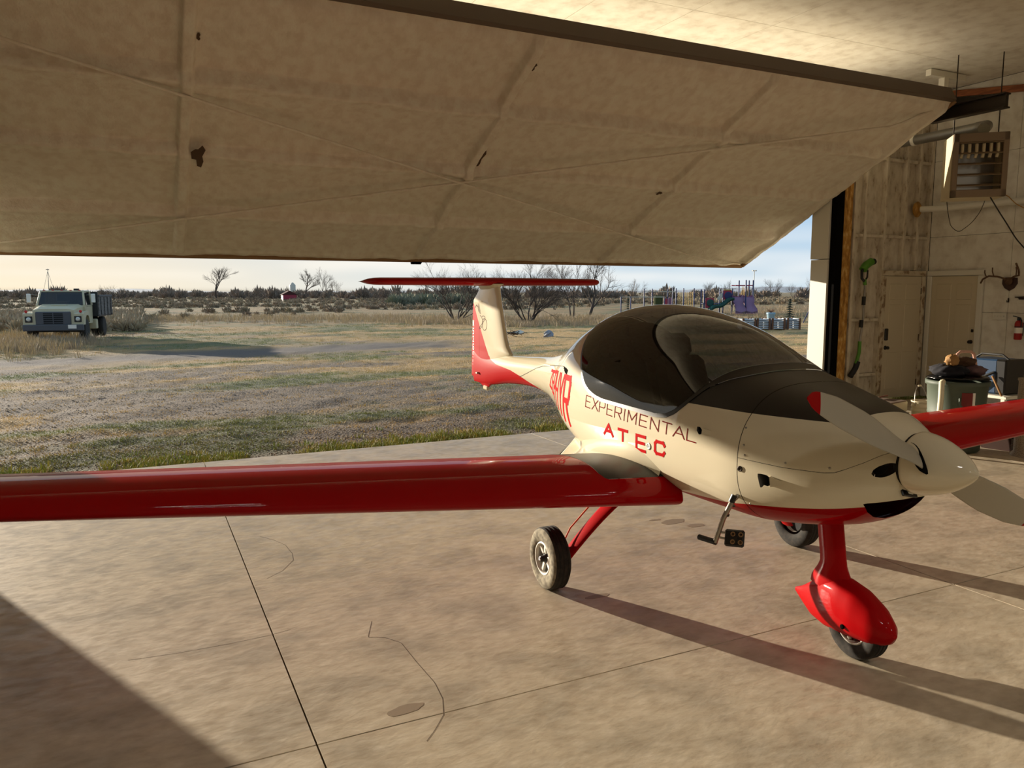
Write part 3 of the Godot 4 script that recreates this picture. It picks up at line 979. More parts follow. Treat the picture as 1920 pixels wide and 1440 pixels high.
		var a := hull_point(q[3].x, q[3].y + 0.004, 0.016)
		var b := hull_point(q[2].x, q[2].y - 0.004, 0.016)
		var a0 := hull_point(q[3].x, q[3].y + 0.004, 0.0)
		var b0 := hull_point(q[2].x, q[2].y - 0.004, 0.0)
		var c := hull_point(e[1], e[2] - 0.010, 0.0)
		var d := hull_point(e[1], e[2] + 0.010, 0.0)
		quad(st, a, b, c, d); quad(st, b, a, a0, b0); tri(st, a, d, a0); tri(st, b, b0, c)
		put("lip", st, M.cream_gloss, sc)
	for e in [[0.33, 0.989], [0.124, 0.986], [-0.061, 0.992], [0.34, 1.037], [0.35, 1.12], [0.33, 0.739]]:
		var p := hull_point(e[0], e[1], 0.0)
		var n := (hull_point(e[0], e[1], 0.01) - p).normalized()
		lathed("screw", p, n, [Vector2(0.006, 0), Vector2(0.005, 0.003), Vector2(0.002, 0.003)], M.steel, plane, 8)
	var lk := hull_point(0.352, 0.917, 0.0)
	lathed("cowl_latch", lk, Vector3(0.95, 0, -0.3).normalized(), [Vector2(0.014, -0.002), Vector2(0.014, 0.004), Vector2(0.008, 0.005), Vector2(0.007, 0.003)], M.dark_steel, plane, 16)
	var outl := []
	# ducts behind the openings, and the firewall that closes the engine bay
	for sd in [1.0, -1.0]:
		st = new_st()
		loft(st, [circle(Vector3(sd * 0.150, 1.008, -0.185), Vector3(0.052, 0, 0), Vector3(0, 0.036, 0), 1.0, 24), circle(Vector3(sd * 0.145, 1.0, -0.02), Vector3(0.05, 0, 0), Vector3(0, 0.04, 0), 1.0, 24)], true, false, true)
		put("inlet_duct", st, M.duct, plane)
	outl = []
	for k in 40:
		var a := TAU * k / 40.0
		outl.append(Vector2(0.455 * signf(cos(a)) * pow(absf(cos(a)), 0.75), 0.955 + 0.335 * signf(sin(a)) * pow(absf(sin(a)), 0.75)))
	st = new_st(); slab(st, outl, Vector3(0, 0, 0.36), Vector3.RIGHT, Vector3.UP, 0.01)
	put("firewall", st, M.duct, plane)
	var tl := Node3D.new(); tl.name = "taxi_light"; plane.add_child(tl)
	boxed("light_frame", Vector3(0.035, 0.897, -0.243), Vector3(0.10, 0.05, 0.012), M.black_satin, tl, Basis.from_euler(Vector3(0.55, 0.15, 0.25)), 0.005)
	lathed("light_lens", Vector3(0.03, 0.897, -0.249), Vector3(0.1, -0.4, -0.9).normalized(), [Vector2(0.02, 0), Vector2(0.019, 0.006), Vector2(0.012, 0.009)], M.lens, tl, 20)
	# ---- spinner and propeller
	var spn := []
	for k in 26:
		var x := k / 25.0
		spn.append(Vector2(0.140 * pow(maxf(1.0 - pow(x, 1.75), 0.0), 0.78) + 0.0005, 0.27 * x))
	lathed("spinner", Vector3(0, 1.03, -0.268), Vector3(0, 0, -1), [Vector2(0.130, -0.004)] + spn, M.cream_gloss, plane, 48)
	var prop := Node3D.new(); prop.name = "propeller"; plane.add_child(prop)
	prop.position = Vector3(0, 1.03, -0.335)
	prop.rotation.z = atan2(0.34, 0.75)
	for d in [1.0, -1.0]:
		var rings := []
		var tip := []
		for k in 31:
			var x := k / 30.0
			var r := lerpf(0.08, 0.82, x)
			var chord := table([0.0, 0.06, 0.25, 0.5, 0.75, 0.92, 0.98, 1.0], [0.11, 0.115, 0.15, 0.162, 0.142, 0.095, 0.055, 0.012], x)
			var thick := table([0.0, 0.08, 0.3, 1.0], [0.10, 0.075, 0.03, 0.006], x)
			var pitch := deg_to_rad(table([0.0, 0.1, 0.4, 1.0], [62.0, 55.0, 36.0, 20.0], x))
			var ring := PackedVector3Array()
			for j in 20:
				var a := TAU * j / 20.0
				var u := cos(a) * chord * 0.5 + chord * 0.08
				var w := sin(a) * thick * 0.5 * (1.0 - 0.35 * cos(a))
				# the blade turns about its long axis
				ring.append(Vector3(d * r, d * (u * cos(pitch) + w * sin(pitch)), -u * sin(pitch) * -1.0 + w * cos(pitch)))
			if r < 0.745: rings.append(ring)
			else:
				if tip.is_empty(): rings.append(ring)
				tip.append(ring)
		var bl := Node3D.new(); bl.name = "blade"; prop.add_child(bl, true)
		st = new_st(); loft(st, rings); put("blade_shell", st, M.blade, bl)
		st = new_st(); loft(st, tip); put("red_tip", st, M.red_gloss, bl)
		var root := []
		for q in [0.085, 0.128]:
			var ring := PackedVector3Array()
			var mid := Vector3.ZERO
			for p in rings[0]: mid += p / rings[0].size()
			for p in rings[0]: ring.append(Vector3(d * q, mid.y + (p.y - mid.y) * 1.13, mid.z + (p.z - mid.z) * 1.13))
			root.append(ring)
		st = new_st(); loft(st, root); put("cutout_shade", st, M.rubber_and_gap_black, bl)  # dark ring painted for the shade in the spinner cutout round the blade
	# ---- wings
	for side in [1.0, -1.0]:
		var dih: float = side
		var wg := Node3D.new(); wg.name = "wing"; plane.add_child(wg, true)
		var wr := []
		for k in 40:
			var l := lerpf(0.42, 4.62, k / 39.0)
			wr.append(wing_ring(l, side, dih, 1.0))
		for k in 8:
			var q := (k + 1) / 8.0
			wr.append(wing_ring(4.62 + 0.18 * sin(q * PI / 2), side, dih, maxf(cos(q * PI / 2), 0.02)))
		var ws := skin_grid(wr, true)
		var upper_f := func(p: Vector3) -> float: return p.y - (wing_y(absf(p.x), p.z, true, dih) + wing_y(absf(p.x), p.z, false, dih)) * 0.5
		sp = skin_split(ws, func(p): return minf(minf(p.z - (0.955 + 0.02 * absf(p.x)), 0.885 - absf(p.x)), upper_f.call(p)))
		skin_put("walkway", sp[0], M.black_satin, wg, 0.0008)
		skin_put("wing_skin", sp[1], M.red_gloss, wg)
		# fillet between wing and cabin
		var fr := []
		for k in 47:
			var s := lerpf(0.97, 2.75, k / 46.0)
			var in_ := smoothstep(0.80, 1.30, s) * (1.0 - smoothstep(2.05, 2.75, s))
			var sw := clampf(s, wing_le(0.6) + 0.001, wing_le(0.6) + wing_chord(0.6) - 0.004)
			var lb := 0.50 + 0.10 * in_
			var yb := wing_y(lb, sw, true, dih) + 0.12 * smoothstep(2.05, 2.75, s)
			var ya := yb + 0.02 + 0.10 * in_
			var A := Vector3(hull(s, ya) - 0.006, ya, s)
			var hl := hull(s, yb)
			var B := Vector3(lerpf(lb, hl - 0.012, smoothstep(2.05, 2.65, s)), yb - 0.004, s)
			var Cc := Vector3(lerpf(hl, hull(s, ya), 0.5) + 0.01 * in_, yb + 0.02, s)
			var row := PackedVector3Array()
			for j in 15:
				var t := j / 14.0
				var p := A.lerp(Cc, t).lerp(Cc.lerp(B, t), t)
				row.append(Vector3(p.x * side, p.y, p.z))
			# underside closes back to the hull
			row.append(Vector3(side * (hl - 0.05), yb - 0.05, s))
			fr.append(row)
		var fs := skin_grid(fr, true)
		skin_put("wing_fillet", fs, M.cream_gloss, plane)
	# ---- fin, rudder, tailplane
	var fy := [0.795, 0.84, 0.88, 1.0, 1.12, 1.18, 1.24, 1.32, 1.62, 1.70, 1.76, 1.845]
	var fl := [4.80, 4.70, 4.62, 4.45, 4.28, 4.19, 4.27, 4.32, 4.44, 4.47, 4.49, 4.52]
	var ft := [4.96, 5.12, 5.29, 5.285, 5.28, 5.275, 5.27, 5.265, 5.235, 5.215, 5.12, 5.0]
	var fr2 := []
	for k in 50:
		var y := lerpf(0.795, 1.845, k / 49.0)
		var a := table(fy, fl, y)
		var b := table(fy, ft, y)
		var th := table([0.795, 0.9, 1.2, 1.845], [0.012, 0.075, 0.105, 0.085], y)
		var r := PackedVector3Array()
		for j in 40:
			var up := j < 20
			var q := (float(j) if up else 40.0 - j) / 20.0
			var x := 0.5 + 0.5 * cos(PI * q)
			r.append(Vector3((1 if up else -1) * foil(x, th / (b - a)) * (b - a) + 0.0, y, a + (b - a) * x))
		fr2.append(r)
	var fs2 := skin_grid(fr2, true)
	var hinge := func(p: Vector3) -> float: return p.z - 4.985
	sp = skin_split(fs2, func(p): return hinge.call(p) - 0.002)
	var rudder_s: Dictionary = sp[0]
	sp = skin_split(sp[1], func(p): return hinge.call(p) + 0.002)
	var fin := Node3D.new(); fin.name = "fin"; plane.add_child(fin)
	var rud := Node3D.new(); rud.name = "rudder"; plane.add_child(rud)
	skin_put("hinge_gap", sp[0], M.seam, fin, -0.003)
	var sp2 := skin_split(sp[1], red)
	skin_put("fin_skin", sp2[0], M.cream_gloss, fin)
	skin_put("red_paint", sp2[1], M.red_satin, fin)
	sp2 = skin_split(rudder_s, red)
	skin_put("rudder_skin", sp2[0], M.cream_gloss, rud)
	skin_put("red_paint", sp2[1], M.red_satin, rud)
	boxed("tail_skid", Vector3(0, 0.785, 4.86), Vector3(0.035, 0.05, 0.12), M.cream_gloss, plane, Basis.IDENTITY, 0.012)
	boxed("rudder_horn", Vector3(0.045, 0.93, 5.0), Vector3(0.03, 0.02, 0.05), M.steel, rud, Basis.IDENTITY, 0.004)
	# curl drawn on the fin and numbers along the rudder
	var fin_x := func(y: float, s: float) -> float:
		var a := table(fy, fl, y); var b := table(fy, ft, y)
		return foil(clampf((s - a) / (b - a), 0, 1), table([0.795, 0.9, 1.2, 1.845], [0.012, 0.075, 0.105, 0.085], y) / (b - a)) * (b - a)
	var on_fin := func(p: Vector2) -> Vector3: return Vector3(fin_x.call(p.y, p.x) + 0.0015, p.y, p.x)
	st = new_st()
	var curl := []
	for k in 61:
		var t := k / 60.0
		var a := t * TAU * 1.55
		curl.append(Vector2(4.90 - 0.085 * sin(a) - 0.10 * (t - 0.5), 1.48 + 0.075 * cos(a * 0.62 + 0.6) - 0.02 * t))
	stroke(st, curl, 0.006, on_fin)
	var ringc := []
	for k in 31:
		var a := TAU * k / 30.0 * 0.93
		ringc.append(Vector2(4.80 + 0.075 * cos(a), 1.45 + 0.06 * sin(a)))
	stroke(st, ringc, 0.006, on_fin)
	stroke(st, [Vector2(5.13, 1.62), Vector2(5.09, 1.645), Vector2(5.03, 1.63), Vector2(4.99, 1.58)], 0.012, on_fin)
	stroke(st, [Vector2(5.03, 1.66), Vector2(4.99, 1.62), Vector2(4.95, 1.56)], 0.007, on_fin)
	stroke(st, [Vector2(4.99, 1.665), Vector2(4.95, 1.60), Vector2(4.93, 1.555)], 0.005, on_fin)
	put("curl_drawing", st, M.letter_grey, fin)
	for i in 6:
		st = new_st()
		var bo := func(g: Vector2) -> Vector2: return Vector2(5.235 - g.x * 0.045, 1.42 - i * 0.085 + g.y * 0.058)
		letter(st, "N5265S"[i], bo, 0.010, on_fin)
		put("number", st, M.letter_white, rud)
	var stab := Node3D.new(); stab.name = "tailplane"; plane.add_child(stab)
	var tr := []
	for k in 61:
		var q := -1.0 + 2.0 * k / 60.0
		var l := 1.285 * q
		var aq := absf(q)
		var le := 4.50 + 0.05 * aq + 0.30 * pow(clampf((aq - 0.88) / 0.12, 0, 1), 2.0)
		var te := 5.10 - 0.02 * aq
		var th := lerpf(0.085, 0.07, aq) * sqrt(maxf(1.0 - pow(clampf((aq - 0.9) / 0.1, 0, 1), 2.0), 0.004))
		var r := PackedVector3Array()
		for j in 40:
			var up := j < 20
			var w := (float(j) if up else 40.0 - j) / 20.0
			var x := 0.5 + 0.5 * cos(PI * w)
			r.append(Vector3(l, 1.885 + (1 if up else -1) * foil(x, th / (te - le)) * (te - le), le + (te - le) * x))
		tr.append(r)
	var ts := skin_grid(tr, true)
	sp = skin_split(ts, func(p): return p.z - 4.90)
	skin_put("elevator", sp[0], M.red_gloss, stab)
	skin_put("stabilizer", sp[1], M.red_gloss, stab)
	st = new_st()
	loft(st, [circle(Vector3(0, 1.862, 4.76), Vector3(0.12, 0, 0), Vector3(0, 0, 0.27), 1.0, 28), circle(Vector3(0, 1.845, 4.76), Vector3(0.075, 0, 0), Vector3(0, 0, 0.25), 1.0, 28), circle(Vector3(0, 1.81, 4.76), Vector3(0.045, 0, 0), Vector3(0, 0, 0.235), 1.0, 28)])
	put("tail_fairing", st, M.cream_gloss, stab)
	# ---- main gear
	for side in [1.0, -1.0]:
		var lg := Node3D.new(); lg.name = "main_gear"; plane.add_child(lg, true)
		st = new_st()
		var rings := []
		for k in 17:
			var q := k / 16.0
			var c := Vector3(side * (0.30 + 0.58 * q), 0.66 - 0.36 * q - 0.13 * q * q + 0.02 * sin(q * PI), 1.37 + 0.05 * q)
			var chord := lerpf(0.075, 0.052, q)
			var thick := lerpf(0.022, 0.016, q)
			var dir := Vector3(side * 0.58, -0.36 - 0.26 * q, 0.05).normalized()
			var nz := Vector3(0, 0, 1)
			rings.append(circle(c, nz * chord, dir.cross(nz).normalized() * thick, 1.0, 20))
		loft(st, rings)
		put("gear_leg", st, M.red_satin, lg)
		build_wheel("wheel", Vector3(side * 0.975, 0.188, 1.43), 0.188, 0.062, lg, side, true)
		tubed("brake_line", [Vector3(side * 0.42, 0.63, 1.50), Vector3(side * 0.62, 0.48, 1.52), Vector3(side * 0.80, 0.33, 1.50), Vector3(side * 0.88, 0.24, 1.46)], 0.005, M.orange_cable, lg, 6)
	# ---- nose gear with its spat
	var ng := Node3D.new(); ng.name = "nose_gear"; plane.add_child(ng)
	st = new_st()
	var legr := []
	for k in 13:
		var q := k / 12.0
		var y := lerpf(0.66, 0.30, q)
		var flare := smoothstep(0.62, 1.0, q)
		legr.append(circle(Vector3(0, y, lerpf(0.225, 0.165, q) + 0.02 * flare), Vector3(lerpf(0.038, 0.044, q) + 0.015 * flare, 0, 0), Vector3(0, 0, lerpf(0.080, 0.075, q) + 0.06 * flare), 1.0, 28))
	loft(st, legr)
	put("gear_leg", st, M.red_satin, ng)
	st = new_st()
	var sr := []
	for k in 29:
		var q := k / 28.0
		var s := lerpf(-0.195, 0.43, q)
		var yt := table([-0.195, -0.17, -0.1, 0.0, 0.1, 0.2, 0.3, 0.38, 0.43], [0.20, 0.245, 0.30, 0.35, 0.375, 0.36, 0.295, 0.235, 0.21], s)
		var yb := table([-0.195, -0.17, -0.1, 0.0, 0.1, 0.2, 0.3, 0.38, 0.43], [0.18, 0.14, 0.11, 0.10, 0.09, 0.085, 0.105, 0.155, 0.19], s)
		var hw := table([-0.195, -0.17, -0.1, 0.0, 0.1, 0.2, 0.3, 0.38, 0.43], [0.012, 0.045, 0.08, 0.095, 0.09, 0.072, 0.045, 0.02, 0.006], s)
		var r := PackedVector3Array()
		for j in 32:
			var a := TAU * j / 32.0
			r.append(Vector3(hw * signf(cos(a)) * pow(absf(cos(a)), 0.85), (yt + yb) / 2 + (yt - yb) / 2 * signf(sin(a)) * pow(absf(sin(a)), 0.9), s))
		sr.append(r)
	loft(st, sr)
	put("wheel_spat", st, M.red_satin, ng)
	lathed("axle_hole_shade", Vector3(0.088, 0.165, 0.03), Vector3(1, 0, 0), [Vector2(0.012, 0), Vector2(0.012, 0.006), Vector2(0.004, 0.006)], M.rubber_and_gap_black, ng, 12)  # black disc on the spat stands for the shade inside the axle opening
	build_wheel("wheel", Vector3(0, 0.158, 0.02), 0.158, 0.052, ng, 1.0, false)
	# ---- hand grip and step hanging below the cabin
	var hg := Node3D.new(); hg.name = "boarding_step"; plane.add_child(hg)
	var h0 := hull_point(0.385, 0.77, 0.0)
	tubed("arm", [h0, h0 + Vector3(0.03, -0.02, 0), h0 + Vector3(0.06, -0.12, 0.03), h0 + Vector3(0.085, -0.245, 0.055)], 0.013, M.steel, hg, 12)
	tubed("arm_cap", [h0 + Vector3(0.02, 0.006, 0), h0 + Vector3(0.034, -0.03, 0.004)], 0.016, M.black_satin, hg, 12)
	tubed("grip", [h0 + Vector3(0.085, -0.243, 0.05), h0 + Vector3(0.10, -0.248, 0.165)], 0.0145, M.grip, hg, 14)
	for q in [0.3, 0.6]: tubed("cable_tie", [h0 + Vector3(0.06, -0.12, 0.03) * (q * 1.3), h0 + Vector3(0.06, -0.13, 0.032) * (q * 1.3)], 0.0165, M.grip, hg, 10)
	var pad := h0 + Vector3(0.035, -0.205, -0.03)
	var pb := Basis.from_euler(Vector3(0.1, 0.5, 0.35))
	boxed("step_pad", pad, Vector3(0.022, 0.085, 0.10), M.black_satin, hg, pb, 0.008)
	for e in [[-1, -1], [-1, 1], [1, -1], [1, 1]]:
		lathed("pad_ring", pad + pb * Vector3(0.010, e[0] * 0.019, e[1] * 0.02 - 0.015), pb * Vector3(1, 0, 0), [Vector2(0.012, 0), Vector2(0.012, 0.004), Vector2(0.008, 0.004), Vector2(0.007, 0.001)], M.foam_edge, hg, 14)
	tubed("pad_link", [pad + Vector3(0, 0.02, 0.02), h0 + Vector3(0.075, -0.19, 0.045)], 0.006, M.steel, hg, 8)
	tubed("pad_link", [pad + Vector3(0, -0.015, 0.02), h0 + Vector3(0.08, -0.215, 0.05)], 0.006, M.steel, hg, 8)
	# ---- cockpit
	var ck := Node3D.new(); ck.name = "cockpit"; plane.add_child(ck)
	rows = []
	for k in 25:
		var s := lerpf(0.62, 2.15, k / 24.0)
		var r := PackedVector3Array()
		for j in 25:
			var y := 0.66 + 0.42 * absf(1.0 - 2.0 * j / 24.0)
			r.append(Vector3((hull(s, y) - 0.03) * (1.0 if j < 12 else (-1.0 if j > 12 else 0.0)), y, s))
		rows.append(r)
	st = new_st(); st.set_smooth_group(0)
	for i in 24:
		for j in 24: quad(st, rows[i][j], rows[i + 1][j], rows[i + 1][j + 1], rows[i][j + 1])
	put("cabin_tub", st, M.cockpit_dark, ck)
	outl = []
	for k in 21:
		var a := PI * k / 20.0
		outl.append(Vector2(0.47 * cos(a), 1.02 + 0.19 * sin(a)))
	outl.append(Vector2(-0.47, 0.75)); outl.append(Vector2(0.47, 0.75))
	st = new_st(); slab(st, outl, Vector3(0, 0, 0.80), Vector3.RIGHT, Vector3.UP, 0.03)
	put("instrument_panel", st, M.cockpit_dark, ck)
	# glare shield over the panel
	st = new_st()
	loft(st, [circle(Vector3(0, 1.06, 0.56), Vector3(0.40, 0, 0), Vector3(0, 0.30, 0), 1.0, 32), circle(Vector3(0, 1.03, 0.86), Vector3(0.49, 0, 0), Vector3(0, 0.245, 0), 1.0, 32)])
	put("glare_shield", st, M.cockpit_dark, ck)
	# bulkhead behind the seats and two seats
	outl = []
	for k in 31:
		var a := PI * k / 30.0
		outl.append(Vector2(0.455 * cos(a), 1.10 + 0.475 * sin(a)))
	outl.append(Vector2(-0.45, 0.7)); outl.append(Vector2(0.45, 0.7))
	st = new_st(); slab(st, outl, Vector3(0, 0, 1.98), Vector3.RIGHT, Vector3.UP, 0.03)
	put("bulkhead", st, M.cockpit_dark, ck)
	for sd in [-1, 1]:
		var seat := Node3D.new(); seat.name = "seat"; ck.add_child(seat, true)
		boxed("cushion", Vector3(sd * 0.24, 0.80, 1.42), Vector3(0.42, 0.12, 0.48), M.seat_cloth, seat, Basis.from_euler(Vector3(-0.12, 0, 0)), 0.05)
		boxed("backrest", Vector3(sd * 0.24, 1.08, 1.76), Vector3(0.42, 0.56, 0.11), M.seat_cloth, seat, Basis.from_euler(Vector3(0.38, 0, 0)), 0.05)
		boxed("headrest", Vector3(sd * 0.24, 1.41, 1.90), Vector3(0.26, 0.17, 0.09), M.seat_cloth, seat, Basis.from_euler(Vector3(0.3, 0, 0)), 0.04)

# ---------------------------------------------------------------- outdoors
func ray(u: float, v: float) -> Vector3:      # direction of a pixel of the 1920x1440 photograph
	var b := Basis.from_euler(Vector3(deg_to_rad(-6.788), deg_to_rad(-25.849), 0))
	return b * Vector3(u - 960.0, 720.0 - v, -1445.0)

func along(u: float, d: float) -> Vector3:    # a spot on the ground in the direction of column u, d metres deep
	var r := ray(u, 548.0)
	r.y = 0.0
	var f := Basis.from_euler(Vector3(0, deg_to_rad(-25.849), 0)) * Vector3(0, 0, -1)
	var p := r * (d / r.dot(f))
	p.y = ground_y(p.x, p.z)
	return p

var gn := FastNoiseLite.new()
func ground_y(x: float, z: float) -> float:
	var d := -z
	var y := lerpf(-0.06, GROUND_FAR, smoothstep(9.0, 32.0, d))
	y += gn.get_noise_2d(x * 0.5, z * 0.5) * 0.05 * smoothstep(9.5, 20.0, d)
	y += (gn.get_noise_2d(x * 5.0, z * 7.0) * 0.03 + gn.get_noise_2d(x * 2.0 + 40.0, z * 2.6) * 0.05) * smoothstep(9.0, 11.0, d) * smoothstep(90.0, 40.0, d)
	y += 0.6 * smoothstep(40.0, 75.0, d) * smoothstep(38.0, 60.0, x) * smoothstep(160.0, 90.0, d)   # low rise behind the playground
	return y

var n_a := FastNoiseLite.new()
var n_b := FastNoiseLite.new()
var n_c := FastNoiseLite.new()
# how much gravel, green and bare track there is at a spot
func cover(x: float, z: float) -> Vector3:
	var d := -z
	var a := n_a.get_noise_2d(x * 0.9, z * 2.2) + 0.35 * n_c.get_noise_2d(x * 1.6, z * 2.6)
	var b := n_b.get_noise_2d(x * 0.9, z * 2.0) + 0.3 * n_c.get_noise_2d(x * 1.4 + 9.0, z * 2.2)
	var c := n_c.get_noise_2d(x * 1.2, z * 2.0)
	var gravel := smoothstep(-0.10, 0.30, a + 0.55 * exp(-pow((d - 13.0 - 0.12 * x) / 3.2, 2.0)) - 0.25 * smoothstep(24.0, 40.0, d) + 0.3 * exp(-pow((d - 10.6) / 1.0, 2.0)) - 0.6 * smoothstep(9.0, 18.0, x))
	var green := smoothstep(0.02, 0.35, b + 0.38 * exp(-pow((d - 9.3) / 0.55, 2.0)) + 0.25 * exp(-pow((d - 38.0) / 9.0, 2.0)) * smoothstep(12.0, 2.0, x) + 0.3 * exp(-pow((d - 46.0) / 6.0, 2.0)) * smoothstep(5.0, 20.0, x))
	# worn wheel track curving past the truck
	var tx := x + 2.0
	var path := 27.5 + 0.022 * pow(tx - 2.0, 2.0) * signf(tx - 2.0) * 0.4 + 0.18 * (tx - 2.0)
	var track := exp(-pow((d - path) / 2.3, 2.0)) * smoothstep(-14.0, -6.0, x) * smoothstep(16.0, 8.0, x)
	track = clampf(track * 1.2 + c * 0.25 * track, 0.0, 1.0)
	return Vector3(gravel, green * (1.0 - 0.8 * track), track)

func ground_color(x: float, z: float) -> Color:
	var k := cover(x, z)
	var c := n_c.get_noise_2d(x * 2.0, z * 3.0)
	var dry := Color(0.35, 0.212, 0.072).lerp(Color(0.52, 0.325, 0.115), clampf(c + 0.5, 0, 1)).lerp(Color(0.66, 0.40, 0.145), 0.8 * smoothstep(8.0, 18.0, x) * smoothstep(60.0, 35.0, -z))
	dry = dry.lerp(Color(0.27, 0.175, 0.072), 0.7 * smoothstep(38.0, 60.0, -z))
	var col := dry.lerp(Color(0.16, 0.107, 0.063), k.x)
	col = col.lerp(Color(0.12, 0.135, 0.045), k.y * 0.8)
	col = col.lerp(Color(0.125, 0.097, 0.075), k.z)
	return col

func build_ground() -> void:
	gn.seed = 3; gn.frequency = 0.25
	n_a.seed = 21; n_a.frequency = 0.10; n_a.fractal_octaves = 4
	n_b.seed = 33; n_b.frequency = 0.12; n_b.fractal_octaves = 4
	n_c.seed = 45; n_c.frequency = 0.35; n_c.fractal_octaves = 3
	var gm := mat("field", Color(1, 1, 1), 0.95)
	gm.vertex_color_use_as_albedo = true
	gm.albedo_texture = noise_tex(71, 0.06, 5, [[0.2, Color(0.62, 0.61, 0.60)], [0.5, Color(0.92, 0.91, 0.90)], [0.75, Color(1, 1, 1)]], 1024)
	gm.heightmap_enabled = true
	gm.heightmap_texture = noise_tex(73, 0.08, 5, [[0.2, grey(0.1)], [0.8, grey(0.9)]], 512)
	gm.heightmap_scale = 1.5
	tri_world(gm, Vector3(0.45, 0.45, 0.45))
	var st := new_st()
	st.set_smooth_group(0)
	var cols := 236
	var rows := []
	var cl := []
	var d := 8.50
	while d < 7000.0:
		var r := PackedVector3Array()
		var cr := PackedColorArray()
		for i in cols + 1:
			var th := deg_to_rad(lerpf(-72.0, 74.0, float(i) / cols))
			var x := d * tan(th)
			r.append(Vector3(x, ground_y(x, -d), -d))
			cr.append(ground_color(x, -d))
		rows.append(r); cl.append(cr)
		d *= 1.022 if d < 120.0 else 1.06
	for i in rows.size() - 1:
		for j in cols:
			for e in [[i, j], [i + 1, j], [i + 1, j + 1], [i, j], [i + 1, j + 1], [i, j + 1]]:
				st.set_color(cl[e[0]][e[1]])
				st.add_vertex(rows[e[0]][e[1]])
	var g := structure("ground", st, gm)
	tag(g, "patchy field of gravel, dry tan grass and worn wheel tracks outside the hangar")

func tuft_mesh(blades: int, h: float, spread: float, width: float, seed_: int, lean := 0.5) -> ArrayMesh:
	var r := RandomNumberGenerator.new()
	r.seed = seed_
	var st := new_st()
	st.set_smooth_group(-1)
	for i in blades:
		var a := r.randf() * TAU
		var o := Vector3(cos(a), 0, sin(a)) * spread * sqrt(r.randf())
		var hh := h * r.randf_range(0.5, 1.0)
		var tilt := Vector3(cos(a + r.randf_range(-0.8, 0.8)), 0, sin(a + r.randf_range(-0.8, 0.8))) * hh * lean * r.randf_range(0.2, 1.0)
		var side := Vector3(cos(r.randf() * TAU), 0, sin(r.randf() * TAU)) * width
		var m := o + tilt * 0.4 + Vector3(0, hh * 0.6, 0)
		var t := o + tilt + Vector3(0, hh, 0)
		quad(st, o - side, o + side, m + side * 0.8, m - side * 0.8)
		tri(st, m - side * 0.8, m + side * 0.8, t)
	st.generate_normals()
	return st.commit()

func scatter(called: String, label: String, category: String, mesh: Mesh, m: Material, places: Array, colors: Array) -> void:
	var mm := MultiMesh.new()
	mm.transform_format = MultiMesh.TRANSFORM_3D
	mm.use_colors = true
	mm.mesh = mesh
	mm.instance_count = places.size()
	for i in places.size():
		mm.set_instance_transform(i, places[i])
		mm.set_instance_color(i, colors[i])
	var o := MultiMeshInstance3D.new()
	o.name = numbered(called)
	o.multimesh = mm
	o.material_override = m
	add_child(o)
	tag(o, label, category, "", "stuff")

func placed_at(p: Vector3, s: float, sy := 1.0) -> Transform3D:
	return Transform3D(Basis.from_euler(Vector3(0, rng.randf() * TAU, 0)).scaled(Vector3(s, s * sy, s)), p)

